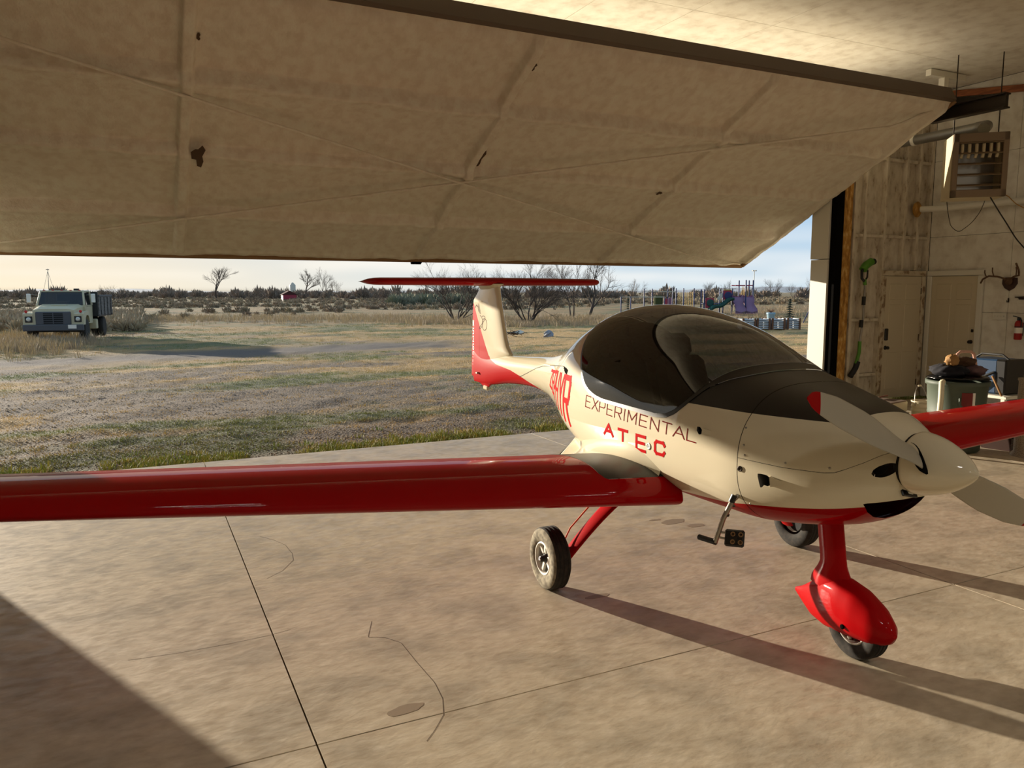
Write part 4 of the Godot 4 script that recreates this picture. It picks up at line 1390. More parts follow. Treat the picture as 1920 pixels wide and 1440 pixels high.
func build_grass() -> void:
	var gm := mat("grass_blade", Color(1, 1, 1), 0.8)
	gm.vertex_color_use_as_albedo = true
	gm.backlight_enabled = true
	gm.backlight = Color(0.5, 0.5, 0.35)
	var green := Color(0.16, 0.20, 0.055)
	var dry := Color(0.54, 0.36, 0.16)
	var pl := []
	var co := []
	# short patchy grass of the near field
	for i in 60000:
		var d := 9.2 * pow(5.5, rng.randf())
		var th := deg_to_rad(rng.randf_range(-14.0, 56.0))
		var x := d * tan(th)
		var k := cover(x, -d)
		var want := 0.20 + 0.9 * k.y + 0.35 * (1.0 - k.x) - 1.1 * k.z
		if rng.randf() > want: continue
		var s := rng.randf_range(0.5, 1.0) * (0.75 + 0.020 * d)
		pl.append(placed_at(Vector3(x, ground_y(x, -d) - 0.01, -d), s, rng.randf_range(0.5, 1.0)))
		co.append(dry.lerp(green, clampf(k.y * 1.2 - 0.15 + rng.randf_range(-0.25, 0.25), 0.0, 1.0)).lerp(Color(0.30, 0.26, 0.2), rng.randf() * 0.35))
	scatter("short_grass", "short patchy dry and green grass across the gravel field", "grass", tuft_mesh(9, 0.06, 0.09, 0.004, 5, 0.9), gm, pl, co)
	# loose gravel
	pl = []; co = []
	for i in 26000:
		var d := 8.9 * pow(2.6, rng.randf())
		var x := d * tan(deg_to_rad(rng.randf_range(-16.0, 52.0)))
		if cover(x, -d).x < rng.randf() * 0.8: continue
		pl.append(placed_at(Vector3(x, ground_y(x, -d), -d), rng.randf_range(0.006, 0.018) * (0.6 + 0.03 * d), rng.randf_range(0.5, 0.9)))
		co.append(Color(0.18, 0.13, 0.088).lerp(Color(0.34, 0.26, 0.18), rng.randf()))
	scatter("gravel", "loose brown gravel strewn over the bare ground outside", "gravel", pebble_mesh(), gm, pl, co)
	# greener tufts along the slab edge
	pl = []; co = []
	for i in 4200:
		var x := rng.randf_range(-6.0, 13.0)
		var d := 8.62 + absf(rng.randfn(0.0, 0.32)) + 0.22 * maxf(0.0, n_b.get_noise_1d(x * 9.0))
		if n_b.get_noise_2d(x * 6.0, 3.0) + 0.35 * rng.randf() < 0.02: continue
		pl.append(placed_at(Vector3(x, ground_y(x, -d) - 0.01, -d), rng.randf_range(0.5, 1.25)))
		co.append(Color(0.17, 0.24, 0.05).lerp(dry, clampf(rng.randfn(0.25, 0.25), 0.0, 1.0)))
	scatter("edge_grass", "fringe of bright green grass growing along the concrete edge", "grass", tuft_mesh(14, 0.09, 0.07, 0.004, 9, 0.8), gm, pl, co)
	# tall dry weeds round the truck and under the shrubs
	pl = []; co = []
	for e in [[60.0, 33.0, 130.0, 6.0, 700], [20.0, 30.0, 120.0, 5.0, 300], [850.0, 55.0, 160.0, 6.0, 500], [990.0, 52.0, 150.0, 6.0, 600], [1090.0, 60.0, 130.0, 6.0, 400], [600.0, 62.0, 900.0, 12.0, 2600], [1480.0, 75.0, 160.0, 20.0, 500]]:
		for i in e[4]:
			var p := along(e[0] + rng.randfn(0.0, 0.45) * e[2], maxf(20.0, e[1] + rng.randfn(0.0, 0.4) * e[3]))
			pl.append(placed_at(p, rng.randf_range(0.5, 1.2)))
			co.append(Color(0.42, 0.31, 0.18).lerp(Color(0.30, 0.22, 0.16), rng.randf()))
	scatter("dry_weeds", "tall dry brown weeds around the truck and bushes", "weeds", tuft_mesh(16, 0.42, 0.22, 0.008, 17, 0.5), gm, pl, co)
	# sagebrush of the far field
	var sm := mat("sagebrush", Color(1, 1, 1), 0.9)
	sm.vertex_color_use_as_albedo = true
	var sage := sage_mesh(3, 90)
	pl = []; co = []
	for i in 5200:
		var d := 62.0 * pow(5.5, pow(rng.randf(), 0.85))
		var u := rng.randf_range(-150.0, 1700.0)
		if d < 95.0 and u > 640.0: continue
		if d < 82.0 and u > 200.0 and rng.randf() < 0.85: continue
		var p := along(u, d)
		if n_a.get_noise_2d(p.x * 0.25, p.z * 0.25) < -0.12 and d < 150.0: continue
		pl.append(placed_at(p, rng.randf_range(0.45, 1.15), rng.randf_range(0.7, 1.0)))
		co.append(Color(0.33, 0.25, 0.155).lerp(Color(0.38, 0.31, 0.19), rng.randf()).lerp(Color(0.25, 0.165, 0.11), rng.randf() * 0.6))
	for i in 700:                                         # nearer clumps left of and behind the truck
		var p := along(rng.randf_range(-120.0, 260.0), rng.randf_range(42.0, 75.0))
		pl.append(placed_at(p, rng.randf_range(0.5, 1.1)))
		co.append(Color(0.36, 0.27, 0.17).lerp(Color(0.42, 0.33, 0.20), rng.randf()))
	scatter("sagebrush", "grey brown sagebrush covering the far field to the horizon", "brush", sage, sm, pl, co)
	# thickets along the horizon
	var tm := mat("thicket", Color(1, 1, 1), 0.95)
	tm.vertex_color_use_as_albedo = true
	pl = []; co = []
	for i in 1500:
		var d := rng.randf_range(230.0, 900.0)
		var u := rng.randf_range(-120.0, 1750.0)
		if n_b.get_noise_2d(u * 0.12, 7.0) < -0.25: continue
		pl.append(placed_at(along(u, d), rng.randf_range(3.0, 6.5) * (0.65 + 0.5 * maxf(0.0, n_b.get_noise_2d(u * 0.3, 1.0) + 0.2)), rng.randf_range(0.7, 1.2)))
		co.append(Color(0.23, 0.17, 0.125).lerp(Color(0.28, 0.21, 0.145), rng.randf()))
	for i in 260:                                         # evergreen-grey hedge behind the tail
		var u := rng.randf_range(735.0, 930.0)
		pl.append(placed_at(along(u, rng.randf_range(120.0, 150.0)), rng.randf_range(1.4, 2.4)))
		co.append(Color(0.20, 0.20, 0.11).lerp(Color(0.27, 0.25, 0.17), rng.randf()))
	scatter("thicket", "grey brown thickets and far trees along the horizon", "brush", sage_mesh(8, 120), tm, pl, co)

func pebble_mesh() -> ArrayMesh:
	var st := new_st()
	st.set_smooth_group(-1)
	var p := [Vector3(1, 0, 0.2), Vector3(0.2, 0, 1), Vector3(-0.9, 0, 0.4), Vector3(-0.5, 0, -0.8), Vector3(0.5, 0, -0.8)]
	for k in 5:
		tri(st, p[(k + 1) % 5], p[k], Vector3(0.1, 1.0, 0.0))
	st.generate_normals()
	return st.commit()

func sage_mesh(seed_: int, leaves: int) -> ArrayMesh:
	var r := RandomNumberGenerator.new()
	r.seed = seed_
	var st := new_st()
	st.set_smooth_group(-1)
	for i in leaves:
		var a := r.randf() * TAU
		var e := asin(r.randf())
		var rr := r.randf_range(0.55, 1.0)
		var c := Vector3(cos(a) * cos(e) * 0.55, sin(e) * 0.75, sin(a) * cos(e) * 0.55) * rr
		var d := (c + Vector3(0, 0.25, 0)).normalized()
		var s := d.cross(Vector3(r.randf() - 0.5, r.randf() - 0.5, r.randf() - 0.5)).normalized() * r.randf_range(0.04, 0.10)
		tri(st, c - s - d * 0.1, c + s - d * 0.05, c + d * r.randf_range(0.12, 0.26))
		tri(st, c - s * 0.4, c * 0.2, c + s * 0.4)
	st.generate_normals()
	return st.commit()

# ---- bare trees
func branch(st: SurfaceTool, tw: SurfaceTool, r: RandomNumberGenerator, p: Vector3, dir: Vector3, len_: float, rad: float, depth: int, droop: float, wide: float) -> void:
	var segs := 3
	var path := [p]
	var d := dir
	for i in segs:
		d = (d + Vector3(r.randfn(0, 0.12), r.randfn(0.02, 0.08) - droop, r.randfn(0, 0.12))).normalized()
		path.append(path[path.size() - 1] + d * len_ / segs)
	var thin := depth <= 2
	tube(tw if thin else st, path, rad, rad * 0.62, 4 if thin else 6, false)
	if depth == 0: return
	var kids := 3 if depth > 2 else 5
	for i in kids:
		var at: Vector3 = path[segs] if i == 0 else path[1 + r.randi() % segs]
		var side := d.cross(Vector3(r.randfn(0, 1), r.randfn(0, 1), r.randfn(0, 1))).normalized()
		var nd := (d + side * r.randf_range(0.35, 0.9) * wide + Vector3(0, 0.15, 0)).normalized()
		if i == 0: nd = (d + side * 0.25).normalized()
		branch(st, tw, r, at, nd, len_ * r.randf_range(0.62, 0.86), rad * (0.62 if i == 0 else 0.5), depth - 1, droop, wide)

func bare_tree(at: Vector3, height: float, stems: int, depth: int, spread: float, seed_: int, label: String, m: Material, called := "bare_tree", wide := 1.0) -> void:
	var r := RandomNumberGenerator.new()
	r.seed = seed_
	var t := thing(called, label, "tree", at, 0.0, "bare trees beyond the field")
	var tw := new_st()
	var unit := height / (1.0 + 0.74 * depth * 0.62)
	for i in stems:
		var st := new_st()
		var a := TAU * (i + r.randf() * 0.5) / stems
		var dir := (Vector3(cos(a) * spread, 1.0, sin(a) * spread)).normalized() if stems > 1 else Vector3(r.randfn(0, 0.06), 1, r.randfn(0, 0.06)).normalized()
		branch(st, tw, r, Vector3(cos(a), 0, sin(a)) * (0.02 * height if stems > 1 else 0.0) - Vector3(0, 0.1, 0), dir, unit * r.randf_range(0.8, 1.1), height * (0.013 if stems > 1 else 0.026), depth, 0.0, wide)
		put("trunk", st, m, t)
	put("twigs", tw, m, t).set_meta("kind", "stuff")
	var top := 0.1
	for ch in t.get_children(): top = maxf(top, ch.mesh.get_aabb().end.y)
	t.scale = Vector3.ONE * (height / top)

func build_trees() -> void:
	var bk := mat("bark", Color(0.30, 0.25, 0.21), 0.9)
	var bl := mat("bark_pale", Color(0.42, 0.36, 0.30), 0.9)
	bare_tree(along(405, 250), 10.6, 1, 5, 0.3, 11, "lone bare tree with a rounded crown standing in the far brush", bk, "bare_tree", 0.85)
	bare_tree(along(572, 290), 11.0, 1, 5, 0.3, 12, "bare tree with wide crown, partner of the clumped one beside the barn", bk, "bare_tree", 0.8)
	bare_tree(along(608, 335), 13.2, 2, 5, 0.25, 13, "clumped bare tree with dark knots in its crown near the barn", bk)
	bare_tree(along(632, 300), 7.0, 2, 4, 0.3, 14, "small pale bare tree beside the clumped one", bl)
	bare_tree(along(213, 130), 3.4, 5, 3, 0.7, 15, "low many-stemmed bare bush behind the dump truck box", bk, "bare_bush")
	bare_tree(along(112, 120), 3.0, 4, 3, 0.7, 24, "bare bush sticking up behind the truck cab", bk, "bare_bush")
	bare_tree(along(475, 120), 3.0, 6, 3, 0.9, 16, "low spreading bare bush in the brown brush", bk, "bare_bush")
	bare_tree(along(856, 56), 4.9, 5, 5, 0.75, 17, "many-stemmed bare tree fanning out behind the tail fin", bk, "bare_tree", 0.85)
	bare_tree(along(990, 53), 4.7, 8, 5, 0.75, 18, "dense bare bush clump between tail fin and cabin", bk, "bare_bush")
	bare_tree(along(1073, 62), 5.2, 2, 5, 0.3, 19, "upright bare tree behind the canopy with dense crown", bk)
	bare_tree(along(1106, 72), 6.1, 1, 5, 0.3, 20, "bare tree leaning towards the playground", bk)
	bare_tree(along(1192, 140), 4.4, 3, 4, 0.4, 21, "small rounded bare tree near the monkey bars", bl)
	bare_tree(along(1524, 95), 4.6, 3, 4, 0.2, 22, "slender pale bare sapling beside the door jamb", bl)
	for e in [[700, 120, 2.8, 30], [722, 125, 3.0, 31], [745, 150, 3.0, 32], [1327, 330, 7.0, 33], [1362, 340, 8.5, 34], [1450, 300, 7.5, 35], [1487, 310, 6.0, 36], [1040, 90, 3.0, 37]]:
		bare_tree(along(e[0], e[1]), e[2], 5, 3, 0.45, e[3], "small bare tree of the distant tree line", bk, "far_tree")
	# young fir by the planters
	var fir := mat("fir_needles", Color(0.17, 0.22, 0.15), 0.9)
	var t := thing("young_fir", "small dark green fir tree behind the corrugated planters", "tree", along(1482, 57))
	tubed("trunk", [Vector3.ZERO, Vector3(0, 1.7, 0)], 0.03, M.bark, t, 6)
	for k in 9:
		var st := new_st()
		var y := 0.15 + k * 0.17
		var rr := 0.72 * (1.0 - k / 9.5)
		for i in 26:
			var a := TAU * i / 26.0 + k
			var q := rr * rng.randf_range(0.7, 1.05)
			var d := Vector3(cos(a), 0, sin(a))
			var s := d.cross(Vector3.UP) * 0.07
			st.set_smooth_group(-1)
			tri(st, Vector3(0, y + 0.12, 0) - s, Vector3(0, y + 0.12, 0) + s, d * q + Vector3(0, y - 0.05 + 0.06 * rng.randf(), 0))
			tri(st, d * q * 0.3 + Vector3(0, y + 0.06, 0) - s, d * q * 0.3 + Vector3(0, y + 0.06, 0) + s, d * q * 0.9 + Vector3(0, y + 0.02, 0))
		put("bough", st, fir, t)
	t = thing("young_spruce", "small spruce beside the monkey bars", "tree", along(1178, 80))
	tubed("trunk", [Vector3.ZERO, Vector3(0, 1.9, 0)], 0.03, M.bark, t, 6)
	for k in 8:
		var st := new_st()
		st.set_smooth_group(-1)
		for i in 22:
			var a := TAU * i / 22.0 + k
			var d := Vector3(cos(a), 0, sin(a)) * 0.6 * (1.0 - k / 9.0)
			var s := d.cross(Vector3.UP).normalized() * 0.07
			tri(st, Vector3(0, 0.35 + k * 0.2, 0) - s, Vector3(0, 0.35 + k * 0.2, 0) + s, d + Vector3(0, 0.2 + k * 0.2, 0))
		put("bough", st, fir, t)

func build_hills() -> void:
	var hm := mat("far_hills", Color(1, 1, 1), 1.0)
	hm.albedo_texture = noise_tex(83, 0.02, 4, [[0.3, Color(0.50, 0.49, 0.48)], [0.55, Color(0.62, 0.62, 0.62)], [0.8, Color(0.78, 0.78, 0.78)]], 256)  # pale greys carry the haze of distance in the colour
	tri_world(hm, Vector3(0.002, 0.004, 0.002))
	var fn := FastNoiseLite.new(); fn.seed = 8; fn.frequency = 0.0007; fn.fractal_octaves = 5
	var st := new_st(); st.set_smooth_group(0)
	var rows := []
	for k in 12:
		var r := PackedVector3Array()
		for i in 261:
			var u := lerpf(-500.0, 2300.0, i / 260.0)
			var p := along(u, 6200.0 + k * 150.0)
			var base := table([-500, 0, 70, 130, 190, 260, 330, 420, 640, 1180, 1300, 1420, 1500, 1560, 2300], [40, 34, 44, 22, 26, 36, 26, 14, 10, 26, 40, 52, 62, 58, 46], u)
			p.y = GROUND_FAR - 3.0 + (base + fn.get_noise_2d(p.x, p.z) * 26.0) * sin(PI * clampf(k / 11.0, 0.0, 1.0) * 0.5 + 0.0) * (1.0 if k < 11 else 0.9)
			r.append(p)
		rows.append(r)
	for k in 11:
		for i in 260: quad(st, rows[k][i], rows[k][i + 1], rows[k + 1][i + 1], rows[k + 1][i])
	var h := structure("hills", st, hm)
	tag(h, "far mountain range along the horizon, pale with haze put into its colour")

# ---- the dump truck
func build_truck() -> void:
	var tan_ := mat("truck_tan", Color(0.72, 0.68, 0.55), 0.45)
	var dk := mat("truck_dark", Color(0.13, 0.13, 0.13), 0.6)
	var gry := mat("truck_grey", Color(0.30, 0.30, 0.31), 0.7)
	var bed := mat("truck_bed", Color(1, 1, 1), 0.6)
	bed.albedo_texture = noise_tex(91, 0.04, 4, [[0.3, Color(0.22, 0.21, 0.20)], [0.6, Color(0.36, 0.35, 0.34)], [0.8, Color(0.48, 0.46, 0.44)]], 256)
	tri_world(bed, Vector3(0.7, 0.7, 0.7))
	var glass := mat("truck_glass", Color(0.06, 0.08, 0.08, 0.55), 0.05)
	glass.transparency = BaseMaterial3D.TRANSPARENCY_ALPHA
	var redl := mat("truck_red", Color(0.75, 0.12, 0.08), 0.3)
	var at := along(97, 33.0)
	var dirv := Vector3(at.x, 0, at.z).normalized()
	# local +z points out of the truck's front
	var t := thing("dump_truck", "old tan dump truck with dark grille and grey steel box parked in weeds", "truck", at, atan2(-dirv.x, -dirv.z) - deg_to_rad(13.0))
	var W := 2.3
	# bumper and plate
	boxed("bumper", Vector3(0, 0.62, 0.06), Vector3(W, 0.27, 0.16), gry, t, Basis.IDENTITY, 0.03)
	boxed("licence_plate", Vector3(0.72, 0.66, 0.145), Vector3(0.32, 0.16, 0.01), M.rim, t)
	# grille
	var g := Node3D.new(); g.name = "grille"; t.add_child(g)
	boxed("surround", Vector3(0, 1.02, 0.02), Vector3(1.34, 0.56, 0.10), gry, g, Basis.IDENTITY, 0.03)
	boxed("core", Vector3(0, 1.02, 0.065), Vector3(0.74, 0.46, 0.02), M.black_matt, g)
	for k in 5: boxed("slat", Vector3(0, 0.84 + k * 0.09, 0.08), Vector3(0.74, 0.022, 0.02), gry, g)
	boxed("slat", Vector3(0, 1.02, 0.085), Vector3(0.03, 0.46, 0.02), gry, g)
	# hood: extruded side profile, and front corners with lamps
	var st := new_st()
	loft(st, [PackedVector3Array([Vector3(-0.78, 0.74, 0.0), Vector3(0.78, 0.74, 0.0), Vector3(0.78, 1.36, -0.02), Vector3(0.6, 1.42, -0.05), Vector3(-0.6, 1.42, -0.05), Vector3(-0.78, 1.36, -0.02)]), PackedVector3Array([Vector3(-0.80, 0.74, -0.4), Vector3(0.80, 0.74, -0.4), Vector3(0.80, 1.42, -0.4), Vector3(0.6, 1.50, -0.4), Vector3(-0.6, 1.50, -0.4), Vector3(-0.80, 1.42, -0.4)]), PackedVector3Array([Vector3(-0.88, 0.74, -1.35), Vector3(0.88, 0.74, -1.35), Vector3(0.90, 1.50, -1.35), Vector3(0.7, 1.60, -1.35), Vector3(-0.7, 1.60, -1.35), Vector3(-0.90, 1.50, -1.35)])], true, true, true, -1)
	put("hood", st, tan_, t)
	boxed("air_scoop", Vector3(0.05, 1.56, -1.0), Vector3(0.6, 0.07, 0.5), tan_, t, Basis.IDENTITY, 0.02)
	for s in [-1, 1]:
		st = new_st()
		# fender with a wheel cut: profile in the (z, y) plane
		var prof := [Vector2(0.02, 0.74), Vector2(0.02, 1.20), Vector2(-0.1, 1.26), Vector2(-0.95, 1.30), Vector2(-1.15, 1.22), Vector2(-1.28, 0.80), Vector2(-1.22, 0.80), Vector2(-1.10, 1.02), Vector2(-0.92, 1.13), Vector2(-0.62, 1.13), Vector2(-0.42, 1.02), Vector2(-0.32, 0.74)]
		slab(st, prof, Vector3(s * 0.96 - 0.19, 0, 0), Vector3(0, 0, 1), Vector3(0, 1, 0), -0.38)
		put("fender", st, tan_, t)
		var lamp := Node3D.new(); lamp.name = "headlight"; t.add_child(lamp, true)
		boxed("bezel", Vector3(s * 0.93, 0.98, 0.03), Vector3(0.28, 0.26, 0.03), M.black_satin, lamp, Basis.IDENTITY, 0.02)
		lathed("lamp_glass", Vector3(s * 0.93, 0.98, 0.045), Vector3(0, 0, 1), [Vector2(0.09, 0), Vector2(0.085, 0.02), Vector2(0.05, 0.035)], M.lens, lamp, 20)
		lathed("marker_light", Vector3(s * 1.03, 1.31, -0.06), Vector3(0, 0, 1), [Vector2(0.05, -0.04), Vector2(0.06, 0.02), Vector2(0.03, 0.03)], redl, t, 14)
		# mirrors
		var mi := Node3D.new(); mi.name = "mirror"; t.add_child(mi, true)
		boxed("mirror_head", Vector3(s * 1.27, 1.86, -1.55), Vector3(0.17, 0.40, 0.06), M.rim, mi, Basis.IDENTITY, 0.02)
		tubed("bracket", [Vector3(s * 0.95, 2.0, -1.75), Vector3(s * 1.24, 2.02, -1.57)], 0.012, M.steel, mi, 6)
		tubed("bracket", [Vector3(s * 0.95, 1.50, -1.7), Vector3(s * 1.2, 1.52, -1.58), Vector3(s * 1.24, 1.70, -1.57)], 0.012, M.steel, mi, 6)
	# cab
	st = new_st()
	loft(st, [PackedVector3Array([Vector3(-0.95, 0.72, -1.35), Vector3(0.95, 0.72, -1.35), Vector3(0.97, 1.55, -1.35), Vector3(-0.97, 1.55, -1.35)]), PackedVector3Array([Vector3(-0.95, 0.72, -2.85), Vector3(0.95, 0.72, -2.85), Vector3(0.97, 1.55, -2.85), Vector3(-0.97, 1.55, -2.85)])], true, true, true, -1)
	put("cab_body", st, tan_, t)
	boxed("cab_roof", Vector3(0, 2.16, -2.30), Vector3(1.78, 0.10, 1.22), tan_, t, Basis.IDENTITY, 0.045)
	boxed("back_panel", Vector3(0, 1.85, -2.84), Vector3(1.8, 0.62, 0.05), tan_, t)
	for s in [-1, 1]:
		tubed("pillar", [Vector3(s * 0.93, 1.54, -1.38), Vector3(s * 0.84, 2.14, -1.72)], 0.045, tan_, t, 8)
		tubed("pillar", [Vector3(s * 0.95, 1.54, -2.82), Vector3(s * 0.87, 2.14, -2.80)], 0.05, tan_, t, 8)
		boxed("side_window", Vector3(s * 0.91, 1.84, -2.25), Vector3(0.012, 0.56, 1.05), glass, t, Basis.from_euler(Vector3(0, 0, s * 0.12)))
	boxed("windshield", Vector3(0, 1.84, -1.55), Vector3(1.72, 0.68, 0.012), glass, t, Basis.from_euler(Vector3(-0.5, 0, 0)))
	boxed("rear_window_frame", Vector3(0.1, 1.88, -2.79), Vector3(1.15, 0.36, 0.03), M.rim, t)
	boxed("rear_window", Vector3(0.1, 1.88, -2.765), Vector3(1.08, 0.30, 0.01), gry, t)
	lathed("steering_wheel", Vector3(0.42, 1.58, -1.9), Vector3(0, 0.5, 0.86).normalized(), [Vector2(0.22, 0), Vector2(0.235, 0.015), Vector2(0.22, 0.03)], M.black_satin, t, 20)
	for k in 5: boxed("roof_light", Vector3(-0.7 + 0.35 * k, 2.215, -1.74), Vector3(0.10, 0.03, 0.05), redl, t, Basis.IDENTITY, 0.008)
	tubed("air_horn", [Vector3(0.45, 2.25, -1.9), Vector3(0.66, 2.25, -1.85)], 0.045, M.black_satin, t, 10)
	# frame, tanks, box
	boxed("chassis", Vector3(0, 0.66, -3.6), Vector3(0.9, 0.24, 4.8), dk, t)
	boxed("axle_beam", Vector3(0, 0.46, -0.78), Vector3(1.7, 0.12, 0.14), dk, t)
	boxed("fuel_tank", Vector3(0.92, 0.66, -3.15), Vector3(0.32, 0.46, 0.36), tan_, t, Basis.IDENTITY, 0.03)
	boxed("cab_guard", Vector3(0, 1.58, -3.05), Vector3(2.34, 1.14, 0.10), dk, t, Basis.IDENTITY, 0.01)
	var b := Node3D.new(); b.name = "dump_box"; t.add_child(b)
	for s in [-1, 1]:
		boxed("box_side", Vector3(s * 1.16, 1.50, -4.75), Vector3(0.07, 0.92, 3.2), bed, b, Basis.IDENTITY, 0.01)
		boxed("top_rail", Vector3(s * 1.17, 1.96, -4.75), Vector3(0.11, 0.09, 3.22), gry, b, Basis.IDENTITY, 0.01)
		for k in 4: boxed("rib", Vector3(s * 1.205, 1.48, -3.6 - k * 0.8), Vector3(0.05, 0.84, 0.09), bed, b)
	boxed("box_floor", Vector3(0, 1.04, -4.75), Vector3(2.3, 0.10, 3.2), dk, b)
	boxed("tailgate", Vector3(0, 1.50, -6.36), Vector3(2.4, 1.0, 0.09), dk, b, Basis.IDENTITY, 0.01)
	# wheels
	for e in [[-1.0, -0.78], [1.0, -0.78], [-0.95, -4.9], [0.95, -4.9], [-0.66, -4.9], [0.66, -4.9]]:
		var wn := Node3D.new(); wn.name = "wheel"; t.add_child(wn, true)
		var c := Vector3(e[0], 0.48, e[1])
		var ax := Vector3(signf(e[0]), 0, 0)
		lathed("tyre", c, ax, [Vector2(0.26, -0.11), Vector2(0.44, -0.125), Vector2(0.48, -0.09), Vector2(0.48, 0.09), Vector2(0.44, 0.125), Vector2(0.26, 0.11)], M.tyre, wn, 28)
		lathed("wheel_rim", c, ax, [Vector2(0.26, 0.10), Vector2(0.22, 0.02), Vector2(0.10, 0.03), Vector2(0.09, 0.09)], dk, wn, 20)

# ---- playground, planters and other things in the yard
func post(parent: Node, at: Vector3, h: float, r: float, m: Material) -> void:
	lathed("post", at, Vector3.UP, [Vector2(r, -0.05), Vector2(r, h), Vector2(r * 0.6, h + r)], m, parent, 10)

func build_yard() -> void:
	var blue := mat("play_blue", Color(0.13, 0.16, 0.34), 0.5)
	var plum := mat("play_plum", Color(0.52, 0.37, 0.47), 0.55)
	var pinkr := mat("play_red", Color(0.62, 0.16, 0.24), 0.55)
	var grn := mat("play_green", Color(0.06, 0.26, 0.22), 0.5)
	var yel := mat("play_yellow", Color(0.72, 0.58, 0.25), 0.6)
	var pale := mat("play_pale", Color(0.78, 0.74, 0.66), 0.6)
	# local frame of the playground: x to the image right, z towards the camera
	var f := Basis.from_euler(Vector3(0, deg_to_rad(-25.849), 0))
	var D := 72.0
	var px := D / 1445.0
	var t := thing("play_structure", "colourful playground tower with green wave slide, purple double slide and blue posts", "playground", along(1350, D), deg_to_rad(-25.849))
	var X := func(u: float) -> float: return (u - 1350.0) * px
	for e in [[1321, 0, 2.2], [1356, 0, 2.1], [1373, 0, 2.3], [1392, 1.0, 3.05], [1411, 0, 3.05], [1392, -1.2, 3.05], [1411, -1.2, 3.05], [1321, -1.2, 2.2], [1356, -1.2, 2.1]]:
		post(t, Vector3(X.call(e[0]), 0, e[1]), e[2], 0.065, blue)
	boxed("deck", Vector3(X.call(1338), 0.95, -0.6), Vector3(1.75, 0.06, 1.2), blue, t)
	boxed("deck", Vector3(X.call(1392), 1.35, -0.6), Vector3(1.9, 0.06, 1.3), plum, t)
	boxed("roof_bar", Vector3(X.call(1394), 2.62, 0), Vector3(1.6, 0.10, 0.10), pinkr, t)
	boxed("roof_bar", Vector3(X.call(1394), 2.62, -1.2), Vector3(1.6, 0.10, 0.10), pinkr, t)
	for k in 5: boxed("rail_bar", Vector3(X.call(1398 + k * 3), 2.0, -1.2), Vector3(0.04, 1.1, 0.04), yel, t)
	boxed("side_panel", Vector3(X.call(1331), 1.0, 0.05), Vector3(0.80, 0.95, 0.06), pinkr, t, Basis.IDENTITY, 0.03)
	lathed("port_hole", Vector3(X.call(1332), 1.02, 0.09), Vector3(0, 0, 1), [Vector2(0.34, 0), Vector2(0.34, 0.03), Vector2(0.26, 0.03)], grn, t, 24)
	boxed("side_panel", Vector3(X.call(1364), 1.75, 0.05), Vector3(0.78, 0.85, 0.06), pinkr, t, Basis.IDENTITY, 0.03)
	lathed("port_hole", Vector3(X.call(1365), 1.68, 0.09), Vector3(0, 0, 1), [Vector2(0.36, 0), Vector2(0.36, 0.03), Vector2(0.28, 0.03)], blue, t, 24)
	boxed("side_panel", Vector3(X.call(1351), 1.58, 0.0), Vector3(0.34, 0.7, 0.06), pale, t, Basis.from_euler(Vector3(0, 0, -0.6)), 0.03)
	boxed("top_panel", Vector3(X.call(1364), 2.2, 0.05), Vector3(0.70, 0.10, 0.08), yel, t, Basis.IDENTITY, 0.02)
	# green slide running down to the left
	for q in 2:
		var st := new_st()
		var rings := []
		for k in 17:
			var w := k / 16.0
			var x: float = lerpf(X.call(1370), X.call(1326), w)
			var y := lerpf(1.32, 0.30, w) + 0.10 * sin(w * PI * 3.0)
			var z := 0.25 + 0.55 * q + 0.2 * w
			rings.append(PackedVector3Array([Vector3(x, y + 0.22, z), Vector3(x, y + 0.02, z + 0.04), Vector3(x, y, z + 0.48), Vector3(x, y + 0.20, z + 0.52), Vector3(x, y + 0.14, z + 0.53), Vector3(x, y - 0.07, z + 0.50), Vector3(x, y - 0.07, z + 0.02), Vector3(x, y + 0.14, z - 0.02)]))
		loft(st, rings)
		put("wave_slide", st, grn, t)
	# purple double slide facing the hangar
	for q in 2:
		var st := new_st()
		var rings := []
		for k in 17:
			var w := k / 16.0
			var x: float = X.call(1381 + q * 20)
			var y := lerpf(1.55, 0.12, w)
			var z := 0.1 + 1.5 * w + 0.10 * sin(w * PI * 3.0)
			var h := 0.46 + 0.06 * sin(w * PI * 2.5)
			rings.append(PackedVector3Array([Vector3(x - h, y + 0.2, z), Vector3(x - h + 0.06, y, z), Vector3(x + h - 0.06, y, z), Vector3(x + h, y + 0.2, z), Vector3(x + h, y - 0.06, z), Vector3(x - h, y - 0.06, z)]))
		loft(st, rings)
		put("double_slide", st, plum, t)
	# the climbing frame
	t = thing("monkey_bars", "blue climbing frame with pale overhead bars left of the play tower", "playground", along(1230, 73.0), deg_to_rad(-25.849))
	var Y := func(u: float) -> float: return (u - 1230.0) * 73.0 / 1445.0
	for e in [[1165, 0, 1.62], [1183, 0, 1.62], [1210, -0.6, 2.35], [1225, -0.6, 2.35], [1246, 0, 1.62], [1254, -0.6, 2.35], [1266, -1.2, 2.45], [1270, -0.6, 2.40], [1284, -0.6, 2.4], [1304, -0.6, 2.4]]:
		post(t, Vector3(Y.call(e[0]), 0, e[1]), e[2], 0.055, blue)
	boxed("top_bar", Vector3(Y.call(1205), 1.62, 0), Vector3(4.2, 0.07, 0.07), pale, t)
	boxed("top_bar", Vector3(Y.call(1240), 2.12, -0.6), Vector3(3.2, 0.06, 0.06), pale, t)
	for k in 9: boxed("rung", Vector3(Y.call(1274 + k * 3.4), 1.35, -0.6), Vector3(0.035, 1.5, 0.035), yel, t)
	boxed("panel", Vector3(Y.call(1251), 0.95, -0.55), Vector3(0.30, 1.0, 0.05), pinkr, t, Basis.IDENTITY, 0.02)
